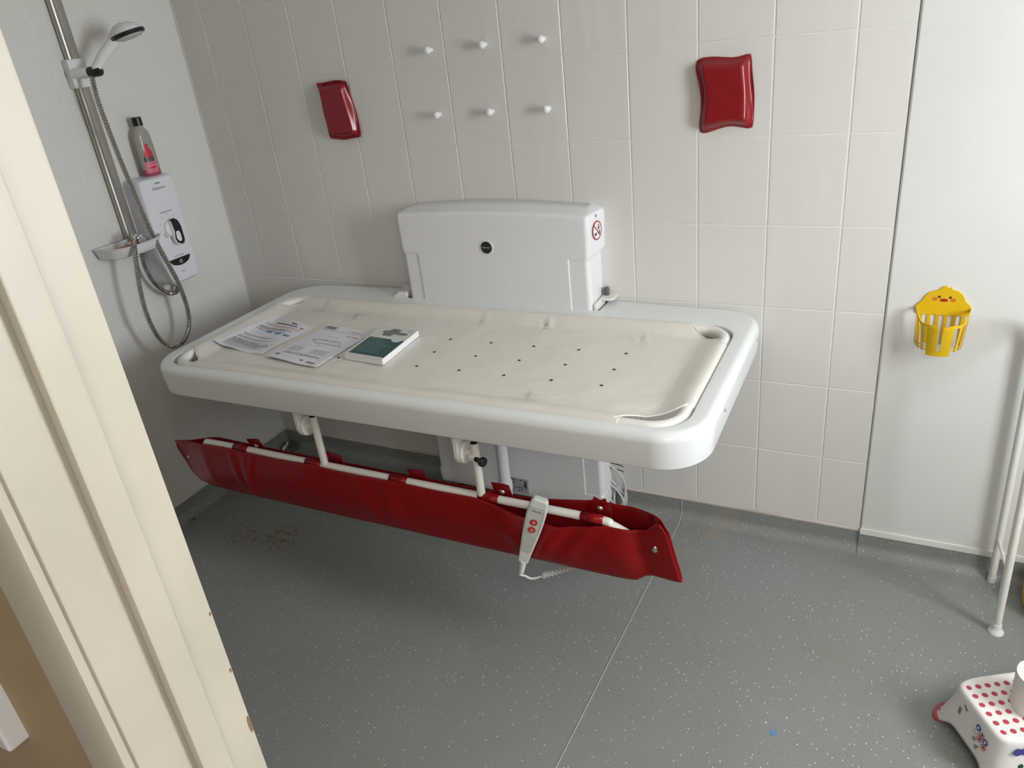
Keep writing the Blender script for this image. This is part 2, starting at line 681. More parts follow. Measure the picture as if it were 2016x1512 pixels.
door = struct(obj('door_1', box(nb(), XJ - 0.03, XJ, YH, YF, 0.0, 2.06, 0.002), CREAM))
door['label'] = 'cream painted door lining with stop and architrave'
obj('door_lining', box(nb(), XD, XD + 0.03, YH, YF, 0.0, 2.06, 0.002), CREAM, door)
obj('door_head', box(nb(), XJ, XD, YH, YF, 2.03, 2.06, 0.002), CREAM, door)
YS0, YS1 = -2.260 + 0.588 / 1.908, -2.260 + 0.588 / 1.732
obj('door_stop', box(nb(), XJ, XJ + 0.012, YS0, YS1, 0.0, 2.03, 0.0025), CREAM, door)
obj('door_stop', box(nb(), XD - 0.012, XD, YS0, YS1, 0.0, 2.03, 0.0025), CREAM, door)


def architrave(x_in, sgn):
    pts = [(0.004, 0.0), (0.004, 0.009), (0.010, 0.013), (0.022, 0.015), (0.048, 0.016), (0.056, 0.0135), (0.058, 0.010), (0.058, 0.0)]
    bm = nb()
    loft(bm, [[Vector((x_in + sgn * u, YH - d, z)) for u, d in pts] for z in (0.0, 2.09)], True, True, True)
    obj('architrave', bm, CREAM, door, angle=50)


architrave(XJ, -1)
architrave(XD, 1)
# chips of bare wood on the lining edge
for (z, dz, dy) in ((1.022, 0.026, 0.0024), (1.105, 0.006, 0.0014), (1.185, 0.005, 0.0012)):
    bm = nb()
    out = [Vector((YF - dy * 1.6 * abs(math.cos(a)) - 0.0012, z + dz / 2 * math.sin(a))) for a in [2 * PI * k / 10 for k in range(10)]]
    out = [Vector((YF - 0.003 - dy * math.cos(2 * PI * k / 10), z + dz / 2 * math.sin(2 * PI * k / 10))) for k in range(10)]
    prism(bm, out, lambda x, y, d: Vector((XJ + d, x, y)), 0.0, 0.0004)
    obj('paint_chip', bm, mat('bare_wood', (0.22, 0.13, 0.06), 0.8), door, smooth=False)
bm = nb()
box(bm, 0.2, 4.6, -3.65, -3.6, -0.05, ZC)
struct(obj('wall_hall_back', bm, PLASTER, smooth=False))
bm = nb()
box(bm, 0.15, 0.2, -3.6, YH, -0.05, ZC)
struct(obj('wall_hall_left', bm, HALL, smooth=False))
bm = nb()
box(bm, 4.6, 4.65, -3.6, YH, -0.05, ZC)
box(bm, XR + 0.05, 4.6, YH, YH + 0.05, -0.05, ZC)
struct(obj('wall_hall_right', bm, PLASTER, smooth=False))
# light switch on the hall wall
sw = thing('light_switch', (1.655, YH, 1.05), 'white square light switch on the brown hall wall beside the door frame', 'light switch')
bm = nb()
prism(bm, rrect(1.612, 1.698, 1.05, 1.136, 0.004, 3), lambda x, y, d: Vector((x, YH - d, y)), -0.001, 0.022, 0.004)
obj('switch_plate', bm, WHITEPL, sw)
bm = nb()
box(bm, 1.645, 1.665, YH - 0.028, YH - 0.02, 1.073, 1.113, 0.003)
obj('rocker', bm, WHITEPL, sw)

# ================================================================== CHANGING TABLE
BX, BY, BZ, BR = 1.25, -0.40, 0.826, 0.009
cb, sb = math.cos(BR), math.sin(BR)


def B(x, y, z=0.0):
    return Vector((BX + cb * x - sb * y, BY + sb * x + cb * y, BZ + z))


UX0, UX1, UYF = 0.925, 1.630, -0.115            # wall unit
table = thing('changing_table', (1.2775, -0.06, 0.0), 'white wall-mounted changing table with cream vinyl mat and red side guard', 'changing table')

# ---- bed frame (tray shell with a notch round the wall unit)
OX0, OX1, OY0, OY1 = -0.890, 0.902, -0.428, 0.385
IX0, IX1, IY0, IY1 = -0.836, 0.851, -0.394, 0.246
outer = rrect(OX0, OX1, OY0, OY1, (0.125, 0.125, 0.12, 0.155), 12)
k0 = next(i for i, p in enumerate(outer) if p.y > OY1 - 1e-6)
notch = [Vector((0.402, OY1)), Vector((0.402, 0.291)), Vector((-0.348, 0.291)), Vector((-0.348, OY1))]
outer = dedupe(outer[:k0 + 1] + notch + outer[k0 + 1:])
inner = dedupe(rrect(IX0, IX1, IY0, IY1, (0.075, 0.085, 0.085, 0.10), 12))
bm = nb()
RO = 0.024
loops = []
for k in range(6):
    a = R(90 * k / 5)
    loops.append((RO * (1 - math.sin(a)), -RO * (1 - math.cos(a))))
loops += [(0.001, -0.05), (0.004, -0.091), (0.007, -0.095), (0.011, -0.093), (0.011, -0.02)]
rows = []
for d, z in loops:
    q = []
    for p, base in zip(offset_loop(outer, d), outer):
        # the notch keeps a crisp edge
        if -0.36 < base.x < 0.41 and base.y > 0.28:
            pp = base + (p - base) * (0.15 if d < RO + 0.001 and z > -0.05 else 1.0)
            q.append(bm.verts.new(B(pp.x, pp.y, z if z < -0.03 else z * 0.25)))
        else:
            q.append(bm.verts.new(B(p.x, p.y, z)))
    rows.append(q)
for a, b in zip(rows[:-1], rows[1:]):
    ring_faces(bm, a, b)
irows = []
for d, z in ((0.0, 0.0), (-0.003, -0.001), (-0.0045, -0.005), (-0.0045, -0.04)):
    irows.append([bm.verts.new(B(p.x, p.y, z)) for p in offset_loop(inner, -d - 0.0)])
for a, b in zip(irows[:-1], irows[1:]):
    ring_faces(bm, a, b)
bm.edges.ensure_lookup_table()
top_edges = []
for r_ in (rows[0], irows[0]):
    for i in range(len(r_)):
        top_edges.append(bm.edges.get((r_[i], r_[(i + 1) % len(r_)])))
bmesh.ops.triangle_fill(bm, use_beauty=True, edges=top_edges)
frame = obj('bed_frame', bm, FRAME, table, angle=40)
for (x, y) in ((0.899, 0.245), (0.899, -0.198)):
    bm = nb()
    lathe(bm, B(x, y, -0.040), (cb, sb, 0), [(0.0, 0.0048), (0.003, 0.0045), (0.0045, 0.0025), (0.0046, 0.0)], 12)
    obj('screw', bm, STEEL, frame)

# ---- round tube that carries the mat
TR_ = 0.0165
ZTUBE = -0.0135
path = dedupe(rrect(IX0 + 0.024, IX1 - 0.024, IY0 + 0.020, IY1 - 0.022, 0.075, 10))
bm = nb()
tube(bm, [B(p.x, p.y, ZTUBE) for p in path], TR_, 14, closed=True)
obj('mat_tube', bm, WHITETUBE, table)

# ---- vinyl mat
CXL, CXR = IX0 + 0.024, IX1 - 0.024
CYF, CYB = IY0 + 0.020, IY1 - 0.022
RFs = [(-0.372, 0.688), (-0.350, 0.700), (-0.333, 0.718), (-0.318, 0.745), (-0.302, 0.778), (-0.288, 0.804), (-0.27, CXR)]
RBs = [(0.115, CXR), (0.135, 0.812), (0.145, 0.796), (0.165, 0.772), (0.185, 0.750), (0.205, 0.732), (0.224, 0.712)]
LFs = [(-0.372, -0.705), (-0.350, -0.722), (-0.333, -0.738), (-0.312, -0.762), (-0.292, -0.792), (-0.27, CXL)]
LBs = [(0.130, CXL), (0.148, -0.784), (0.164, -0.762), (0.185, -0.742), (0.205, -0.728), (0.224, -0.715)]


def xr_lim(y):
    return min(lerp_table(RFs, y) if y < -0.2 else CXR, lerp_table(RBs, y) if y > 0.0 else CXR)


def xl_lim(y):
    return max(lerp_table(LFs, y) if y < -0.2 else CXL, lerp_table(LBs, y) if y > 0.0 else CXL)


def mat_z(x, y):
    dx = min(x - CXL, CXR - x)
    dy = min(y - CYF, CYB - y)
    top = ZTUBE + TR_ + 0.0018
    sag = 0.020 * smooth01(dx / 0.080) * smooth01(dy / 0.070)
    w = 0.0018 * noise.noise(Vector((x * 9, y * 16, 3.1))) + 0.0010 * noise.noise(Vector((x * 30, y * 50, 1.7)))
    for (fx, fy, amp, s) in ((0.04, 0.165, 0.006, 0.02), (0.27, 0.17, 0.007, 0.02), (-0.44, 0.12, 0.005, 0.03), (-0.62, 0.17, 0.005, 0.03), (0.42, -0.30, 0.005, 0.025), (0.60, 0.12, 0.004, 0.03)):
        r2 = ((x - fx) ** 2 + ((y - fy) * 0.7) ** 2) / s ** 2
        if r2 < 9:
            w += amp * math.exp(-r2) * math.sin((x - fx) * 190 + (y - fy) * 60)
    k = smooth01(min(dx, dy) / 0.03)
    sag += 0.010 * math.exp(-(dx / 0.10) ** 2 - (dy / 0.10) ** 2) * smooth01(dx / 0.025) * smooth01(dy / 0.025)
    return top - sag + w * k


ysg = [CYF + (CYB - CYF) * i / 62 for i in range(63)]
NXG = 130
bm = nb()
grid = []
wrapR = TR_ + 0.0018
rows2 = []
for th in (115, 90, 65, 45, 22):
    rows2.append(('F', R(th)))
rows2 += [('M', y) for y in ysg]
for th in (22, 45, 65, 90, 115):
    rows2.append(('Bk', R(th)))
for kind, val in rows2:
    row = []
    y = CYF if kind == 'F' else CYB if kind == 'Bk' else val
    xl, xr = xl_lim(y), xr_lim(y)
    if kind == 'M' and xl <= CXL + 1e-6:
        extL = [115, 90, 65, 45, 22]
    else:
        extL = [0] * 5
    extR = [22, 45, 65, 90, 115] if (kind == 'M' and xr >= CXR - 1e-6) else [0] * 5
    for th in extL:
        t = R(th)
        row.append(B(xl - wrapR * math.sin(t), y, ZTUBE + wrapR * math.cos(t)) if th else B(xl, y, (mat_z(xl, y) if kind == 'M' else ZTUBE + wrapR)))
    for i in range(NXG + 1):
        x = xl + (xr - xl) * i / NXG
        if kind == 'M':
            row.append(B(x, y, mat_z(x, y)))
        else:
            s = -1 if kind == 'F' else 1
            row.append(B(x, y + s * wrapR * math.sin(val), ZTUBE + wrapR * math.cos(val)))
    for th in extR:
        t = R(th)
        row.append(B(xr + wrapR * math.sin(t), y, ZTUBE + wrapR * math.cos(t)) if th else B(xr, y, (mat_z(xr, y) if kind == 'M' else ZTUBE + wrapR)))
    grid.append([bm.verts.new(p) for p in row])
for a, b in zip(grid[:-1], grid[1:]):
    for i in range(len(a) - 1):
        try:
            bm.faces.new((a[i], a[i + 1], b[i + 1], b[i]))
        except ValueError:
            pass
bmesh.ops.remove_doubles(bm, verts=bm.verts[:], dist=1e-5)
bmesh.ops.recalc_face_normals(bm, faces=bm.faces[:])
matobj = obj('mat', bm, VINYL, table, angle=70)
sol = matobj.modifiers.new('thickness', 'SOLIDIFY')
sol.thickness = 0.0016
sol.offset = 1
matobj['label'] = 'cream vinyl mat with drain holes'
# piped scallop edges at the four corners
for tab in (RFs, RBs, LFs, LBs):
    pts = [B(x, y, mat_z(x, y) + 0.0012) for y, x in tab]
    bm = nb()
    tube(bm, spline(pts, 4), 0.0021, 6)
    obj('edge_binding', bm, SEAM, matobj)
# stitched rectangle
sx = dedupe(rrect(-0.755, 0.752, -0.285, 0.150, 0.04, 6))
pts = []
for i in range(len(sx)):
    a, b = sx[i], sx[(i + 1) % len(sx)]
    n = max(1, int((b - a).length / 0.03))
    for k in range(n):
        p = a.lerp(b, k / n)
        pts.append(B(p.x, p.y, mat_z(p.x, p.y) + 0.0008))
bm = nb()
tube(bm, pts, 0.0013, 6, closed=True)
obj('stitched_seam', bm, SEAM, matobj)
# drain holes
bm = nb()
lathe(bm, (0, 0, 0), (0, 0, 1), [(-0.001, 0.0046), (0.0012, 0.0046), (0.0013, 0.0040)], 14)
hole_me = mesh_of(bm)
for (yy, n0) in ((0.010, -1), (-0.090, 0), (-0.191, -2)):
    for k in range(n0, 5):
        x = 0.0105 + 0.1427 * k
        y = yy + (x * 0.022 if yy > 0 else x * 0.012) - 0.008
        piece('drain_hole', hole_me, BLACK, matobj, B(x, y, mat_z(x, y) + 0.0014))

# ---- wall unit (lifting column)
UXC = (UX0 + UX1) / 2


def unit_section(z):
    """Half-outline data: half width and front depth at height z."""
    return (UX1 - UX0) / 2, -UYF


def unit_loop(hw, dep, r, z, flare=0.0, arch=0.0):
    pts = []
    x0, x1 = UXC - hw, UXC + hw
    q = [Vector((x0 - flare, 0.0))]
    for k in range(7):
        a = R(180 + 90 * k / 6)
        q.append(Vector((x0 + r + r * math.cos(a), -dep + r + r * math.sin(a))))
    n = 14
    for k in range(1, n):
        q.append(Vector((x0 + r + (x1 - x0 - 2 * r) * k / n, -dep)))
    for k in range(7):
        a = R(270 + 90 * k / 6)
        q.append(Vector((x1 - r + r * math.cos(a), -dep + r + r * math.sin(a))))
    q.append(Vector((x1 + flare, 0.0)))
    for p in q:
        u = (p.x - UXC) / hw
        pts.append(Vector((p.x, p.y, z + arch * (1 - u * u))))
    return pts


HW, DEP = (UX1 - UX0) / 2, -UYF
bm = nb()
lv = []
for (z, dhw, ddep, r, fl, ar) in ((0.034, -0.020, -0.026, 0.014, 0, 0), (0.036, -0.006, -0.008, 0.016, 0, 0), (0.045, -0.0015, 0.001, 0.016, 0, 0), (0.060, 0, 0.0038, 0.016, 0, 0), (0.101, 0, 0.0038, 0.016, 0, 0), (0.105, -0.0025, 0.001, 0.016, 0, 0), (0.109, -0.003, 0, 0.016, 0, 0),
                                  (0.990, -0.003, 0, 0.016, 0, 0), (0.994, -0.0025, 0.001, 0.016, 0, 0), (0.998, 0.0, 0.0038, 0.016, 0.0, 0), (1.012, 0.002, 0.0038, 0.016, 0.010, 0.0), (1.10, 0.003, 0.0038, 0.016, 0.013, 0),
                                  (1.122, 0.003, 0.0030, 0.016, 0.013, 0.008), (1.130, 0.002, 0.0, 0.016, 0.013, 0.010), (1.135, 0.0, -0.008, 0.016, 0.011, 0.011),
                                  (1.143, -0.020, -0.055, 0.016, 0.0, 0.012), (1.147, -0.034, -0.100, 0.010, -0.012, 0.013)):
    lv.append(unit_loop(HW + dhw, DEP + ddep, r, z, fl, ar))
loft(bm, lv, False)
rows_v = None
bm.verts.ensure_lookup_table()
N = len(lv[0])
bm.faces.new([bm.verts[i] for i in range(N)])
bm.faces.new([bm.verts[len(bm.verts) - N + i] for i in range(N)][::-1])
for a in range(len(lv) - 1):
    bm.faces.new((bm.verts[a * N], bm.verts[(a + 1) * N], bm.verts[(a + 1) * N + N - 1], bm.verts[a * N + N - 1]))
unit = obj('wall_unit', bm, SHELL, table, angle=40)
# proud central front cover: what leaves the two stepped-back side strips
bm = nb()
def corner_arc(cx, cy, r, a0, a1, n=5):
    return [Vector((cx + r * math.cos(R(a0 + (a1 - a0) * k / n)), cy + r * math.sin(R(a0 + (a1 - a0) * k / n)))) for k in range(n + 1)]


sec = [(0.992, -0.002), (0.992, 0.0010), (0.9932, 0.0026), (0.996, 0.0037), (1.556, 0.0037), (1.5588, 0.0026), (1.560, 0.0010), (1.560, -0.002)]
loft(bm, [[Vector((x, UYF - d, z)) for x, d in sec] for z in (0.088, 1.012)], True, True, True)
obj('front_cover', bm, SHELL, table, angle=40)
YC = UYF - 0.0038
# round badge
bm = nb()
lathe(bm, (1.270, YC, 1.026), (0, -1, 0), [(-0.001, 0.0275), (0.0005, 0.0275), (0.002, 0.024), (0.0012, 0.0215), (0.0011, 0.0)], 32)
bz = obj('badge_ring', bm, SHELL, unit)
bm = nb()
lathe(bm, (1.270, YC, 1.026), (0, -1, 0), [(0.0, 0.0205), (0.0022, 0.0205), (0.0028, 0.0195), (0.0029, 0.0)], 28)
obj('badge', bm, mat('black_badge', (0.02, 0.02, 0.021), 0.35), unit)
text('lettering', 'PRESSALIT', 0.0075, frame_matrix((1.270, YC - 0.0032, 1.026), (1, 0, 0), (0, 0, 1), (0, -1, 0)), mat('silver_ink', (0.35, 0.35, 0.34), 0.4), unit, 0.0003)
# pictogram and screw on the right cheek of the housing
SXc, SYc, SZc = UX1 + 0.0075, -0.062, 1.076


def cheek(u, v, d=0.0):
    # cheek slopes outwards towards the wall
    y = SYc + u
    t = (-y - 0.0) / DEP
    return Vector((UX1 + 0.0165 - 0.0125 * t + d, y, SZc + v))


bm = nb()
loft(bm, [[cheek(r * math.cos(a), r * math.sin(a), d) for a in [2 * PI * k / 28 for k in range(28)]] for r, d in ((0.030, 0.0006), (0.030, 0.0014), (0.0262, 0.0014), (0.0262, 0.0006))], True)
ring = obj('pictogram_ring', bm, SIGNRED, unit)
bm = nb()
loft(bm, [[cheek(0.0262 * math.cos(a), 0.0262 * math.sin(a), d) for a in [2 * PI * k / 28 for k in range(28)]] for d in (0.0003, 0.0007)], True, True, True)
obj('pictogram_face', bm, WHITEPL, unit)
bm = nb()
a45 = R(45)


def bar2(bm, u0, v0, u1, v1, w, d0=0.0006, d1=0.0012):
    a, b = Vector((u0, v0)), Vector((u1, v1))
    t = (b - a).normalized()
    n = Vector((-t.y, t.x)) * (w / 2)
    q = [a + n, a - n, b - n, b + n]
    loft(bm, [[cheek(p.x, p.y, d) for p in q] for d in (d0, d1)], True, True, True)


bar2(bm, -0.018, 0.018, 0.018, -0.018, 0.0045)
obj('pictogram_bar', bm, SIGNRED, unit)
bm = nb()
for q in ((0.012, 0.002, 0.012, 0.018, 0.005), (0.012, 0.0, 0.018, -0.012, 0.004), (0.004, 0.006, 0.016, 0.008, 0.004), (-0.016, -0.012, -0.004, -0.009, 0.008), (0.010, -0.014, 0.002, -0.002, 0.004)):
    bar2(bm, *q, 0.0007, 0.0011)
obj('pictogram_figure', bm, DARK, unit)
bm = nb()
p0 = cheek(0.0, 0.046)
lathe(bm, p0, (1, 0, 0), [(-0.002, 0.005), (0.001, 0.005), (0.002, 0.003), (0.0012, 0.0)], 14)
obj('screw', bm, STEEL, unit)
# rating plate low on the front
bm = nb()
box(bm, 1.228, 1.326, YC - 0.0008, YC + 0.001, 0.056, 0.122)
lab = obj('rating_plate', bm, LABELGREY, unit, smooth=False)
bm = nb()
rg = random.Random(2)
for r_ in range(5):
    x = 1.234
    while x < 1.305:
        w = rg.uniform(0.004, 0.014)
        if rg.random() > 0.6:
            box(bm, x, x + w, YC - 0.0012, YC - 0.0007, 0.112 - r_ * 0.011, 0.1155 - r_ * 0.011)
        x += w + 0.004
box(bm, 1.310, 1.318, YC - 0.0012, YC - 0.0007, 0.080, 0.112)
obj('plate_print', bm, DARK, unit, smooth=False)
# black feet below the unit
for x in (0.99, 1.56):
    bm = nb()
    lathe(bm, (x, -0.065, 0.0), (0, 0, 1), [(0.0, 0.013), (0.012, 0.013), (0.014, 0.008), (0.040, 0.008)], 14)
    obj('foot', bm, BLACK, unit)

# ---- brackets between unit and bed
bm = nb()
tri = [(-0.402, 0.300), (-0.402, 0.372), (-0.385, 0.372), (-0.352, 0.345), (-0.350, 0.295)]
loft(bm, [[B(x, y, z) for x, y in tri] for z in (-0.045, -0.0005)], True, True, True)
obj('carriage_bracket', bm, WHITETUBE, table, smooth=False)
for (pts, z0, z1, m_) in (([(-0.385, 0.286), (-0.376, 0.286), (-0.350, 0.338), (-0.350, 0.350), (-0.356, 0.350)], 0.0, 0.010, WHITETUBE),
                          ([(-0.372, 0.287), (-0.336, 0.287), (-0.334, 0.372), (-0.394, 0.366), (-0.394, 0.358), (-0.344, 0.360), (-0.344, 0.330)], 0.0, 0.020, WHITETUBE)):
    bm = nb()
    loft(bm, [[B(x, y, z) for x, y in pts] for z in (z0, z1)], True, True, True)
    obj('carriage_rail', bm, m_, table, smooth=False)
bm = nb()
loft(bm, [[B(x, y, z) for x, y in ((0.383, 0.292), (0.391, 0.292), (0.397, 0.415), (0.388, 0.415))] for z in (-0.03, 0.018)], True, True, True)
obj('carriage_rail', bm, WHITETUBE, table, smooth=False)
bm = nb()
pl = [Vector(p) for p in [(0.386, 0.338), (0.420, 0.338), (0.432, 0.350), (0.432, 0.402), (0.386, 0.402)]]
prism(bm, pl, lambda x, y, h: B(x, y, h), 0.016, 0.0215)
obj('release_lever', bm, WHITETUBE, table, smooth=False)
bm = nb()
lathe(bm, B(0.398, 0.378, -0.03), (0, 0, 1), [(0, 0.009), (0.075, 0.009), (0.078, 0.006), (0.078, 0.0)], 14)
obj('lock_pin', bm, mat('dark_grey_plastic', (0.10, 0.10, 0.10), 0.4), table)
for x in (-0.30, 0.30):
    bm = nb()
    loft(bm, [[B(x - 0.02, y, -0.075), B(x + 0.02, y, -0.075), B(x + 0.02, y, -0.040), B(x - 0.02, y, -0.040)] for y in (0.29, -0.405)], True, True, True)
    obj('support_beam', bm, WHITETUBE, table, smooth=False)

# ---- waste pipe
bm = nb()
PXp, PYp = 1.278, -0.20
lathe(bm, (PXp + 0.004, PYp, 0.76), (-0.012, 0.0, -1), [(0.0, 0.0215), (0.60, 0.0215), (0.601, 0.0255), (0.606, 0.0265), (0.636, 0.0265), (0.640, 0.0245), (0.652, 0.0235), (0.678, 0.0235), (0.68, 0.020), (0.66, 0.019)], 24)
obj('waste_pipe', bm, PIPE, table)

# ---- side guard: hinges, arms, rail tube
YR, ZR = -0.778, 0.528          # rail tube axis
RXL, RXR = 0.470, 1.965
for (hx, ax) in ((0.945, 0.990), (1.495, 1.540)):
    bm = nb()
    pl = [Vector((-0.034, 0.105)), Vector((-0.034, 0.0))] + [Vector((0.034 * math.cos(R(a)), 0.034 * math.sin(R(a)))) for a in range(190, 351, 20)] + [Vector((0.034, 0.0)), Vector((0.034, 0.105))]
    prism(bm, pl, lambda u, v, d: Vector((hx + d, YR + 0.004 + u, 0.664 + v)), -0.006, 0.006, 0.002)
    hp = obj('hinge_plate', bm, WHITETUBE, table)
    bm = nb()
    lathe(bm, (hx + 0.007, YR + 0.004, 0.664), (1, 0, 0), [(0, 0.033), (0.007, 0.033), (0.0095, 0.030), (0.0095, 0.012), (0.011, 0.011), (0.034, 0.011), (0.034, 0.0)], 28)
    obj('hinge_disc', bm, WHITETUBE, hp)
    bm = nb()
    lathe(bm, (hx + 0.010, YR - 0.012, 0.668), (1, -0.15, 0), [(0, 0.008), (0.004, 0.008), (0.006, 0.004), (0.0055, 0.0)], 12)
    obj('bolt', bm, STEEL, hp)
    bm = nb()
    tube(bm, [(ax, YR - 0.004, 0.702), (ax, YR - 0.003, 0.61), (ax - 0.002, YR, ZR)], 0.0115, 16)
    arm = obj('guard_arm', bm, WHITETUBE, table)
    bm = nb()
    lathe(bm, (ax, YR - 0.004, 0.7005), (0, 0, 1), [(0, 0.0102), (0.003, 0.010), (0.0045, 0.007), (0.005, 0.0)], 16)
    obj('end_plug', bm, BLACK, arm)
    if hx > 1.2:
        bm = nb()
        lathe(bm, (ax - 0.012, YR - 0.012, 0.660), (1.0, -0.22, -0.06), [(0, 0.0095), (0.016, 0.0095), (0.016, 0.0)], 16)
        obj('plunger_body', bm, WHITETUBE, arm)
        bm = nb()
        lathe(bm, (ax + 0.0035, YR - 0.0154, 0.6590), (1.0, -0.22, -0.06), [(0, 0.006), (0.007, 0.006), (0.007, 0.007), (0.017, 0.0072), (0.019, 0.011), (0.023, 0.0135), (0.031, 0.0135), (0.033, 0.012), (0.0332, 0.0)], 18)
        obj('plunger_knob', bm, BLACK, arm)
bm = nb()
tube(bm, spline([(RXL, YR + 0.004, ZR - 0.045), (RXL + 0.012, YR, ZR - 0.010), (RXL + 0.05, YR, ZR), (0.9, YR, ZR), (1.5, YR, ZR), (RXR - 0.10, YR, ZR), (RXR - 0.05, YR, ZR - 0.010), (RXR, YR + 0.004, ZR - 0.035)], 8), 0.0115, 14)
rail = obj('guard_rail', bm, WHITETUBE, table)

# ---- red vinyl cover hanging on the rail: front sheet, fold, back sheet
def cover_point(s, t):
    """s 0..1 along the rail, t 0..1 from front top edge round the bottom to back top edge."""
    xL, xR = 0.335, 2.085
    x = xL + (xR - xL) * s
    dl, dr = x - xL, xR - x
    endw = smooth01(min(dl, dr) / 0.16)                 # 0 at the two welded ends
    ztopF = lerp_table([(0.335, 0.508), (0.40, 0.520), (0.50, 0.529), (0.60, 0.533), (0.66, 0.529), (0.80, 0.526), (0.93, 0.532), (1.05, 0.527), (1.25, 0.532), (1.40, 0.528), (1.52, 0.531), (1.60, 0.520), (1.68, 0.494), (1.76, 0.490), (1.84, 0.508), (1.90, 0.524), (1.97, 0.523), (1.99, 0.525), (2.008, 0.531), (2.026, 0.545), (2.044, 0.559), (2.057, 0.565), (2.068, 0.562), (2.078, 0.550), (2.085, 0.532)], x)
    ztopB = lerp_table([(0.335, 0.508), (0.45, 0.515), (0.66, 0.512), (1.0, 0.512), (1.5, 0.512), (1.62, 0.510), (1.72, 0.522), (1.86, 0.546), (1.93, 0.545), (2.0, 0.555), (2.03, 0.564), (2.055, 0.568), (2.070, 0.562), (2.085, 0.532)], x)
    zb = lerp_table([(0.335, 0.470), (0.355, 0.385), (0.40, 0.358), (0.55, 0.352), (1.0, 0.354), (1.5, 0.357), (1.9, 0.362), (1.98, 0.363), (2.005, 0.385), (2.02, 0.392), (2.085, 0.400)], x)
    yf0 = YR - 0.0155
    belly = 0.016 * endw
    thick = 0.060 * endw + 0.006
    tf = 0.44
    if t < tf:                                           # front sheet
        u = t / tf
        z = ztopF + (zb + 0.012 - ztopF) * u
        y = yf0 - belly * math.sin(PI * min(1, u * 0.9)) - 0.004 * u
        y += (1 - endw) * 0.014
        # hanging folds
        f = 0.0
        for (fx, w, amp, lean) in ((0.60, 0.016, 0.006, 0.06), (0.66, 0.012, 0.005, 0.02), (0.70, 0.010, 0.005, -0.03), (0.47, 0.02, 0.004, 0.05), (1.13, 0.035, 0.006, 0.06), (1.21, 0.03, 0.005, 0.06), (1.62, 0.035, 0.012, 0.06), (1.70, 0.022, -0.010, -0.02), (1.78, 0.03, 0.010, -0.08), (1.86, 0.025, 0.006, -0.1), (1.985, 0.018, -0.010, 0.03)):
            d = (x - fx - lean * u) / w
            if abs(d) < 3:
                f += amp * math.exp(-d * d) * math.sin(PI * (0.15 + 0.75 * u))
        y -= f
        y += 0.004 * noise.noise(Vector((x * 5, u * 2.5, 0.4))) * math.sin(PI * u)
    elif t < 1 - tf:                                     # rounded fold
        a = (t - tf) / (1 - 2 * tf) * PI
        yc = yf0 - 0.004 - belly * math.sin(PI * 0.9) + (1 - endw) * 0.014
        z = zb + 0.012 - 0.012 * math.sin(a)
        y = yc + thick * 0.5 * (1 - math.cos(a))
    else:                                                # back sheet
        u = (1 - t) / tf
        z = ztopB + (zb + 0.012 - ztopB) * u
        y0 = yf0 - 0.004 - belly * math.sin(PI * 0.9) + (1 - endw) * 0.014 + thick
        y = (yf0 + 0.030 + 0.040 * endw) * (1 - u) + y0 * u + 0.004 * noise.noise(Vector((x * 6, u * 2, 7.4)))
        y += (1 - endw) * -0.010 * (1 - u)
    # the welded right end leans out towards the room
    if dr < 0.10:
        k = smooth01(1 - dr / 0.10)
        y -= 0.020 * k * (1 if t < 0.5 else 0.6)
    # slanted ends
    x += (0.028 * (z - 0.43) / 0.08 * -1 if dl < 0.05 else 0) * (1 - dl / 0.05 if dl < 0.05 else 0) * 0.6
    if dr < 0.08:
        x += (0.46 - z) * 0.26 * (1 - dr / 0.08)
    return Vector((x, y, z))


bm = nb()
NS, NT = 220, 36
gr = [[bm.verts.new(cover_point(i / NS, j / NT)) for j in range(NT + 1)] for i in range(NS + 1)]
for a, b in zip(gr[:-1], gr[1:]):
    for j in range(NT):
        bm.faces.new((a[j], a[j + 1], b[j + 1], b[j]))
cover = obj('guard_cover', bm, RED, table, angle=70)
cover['label'] = 'red vinyl cover of the side guard'
md = cover.modifiers.new('thickness', 'SOLIDIFY')
md.thickness = 0.0014
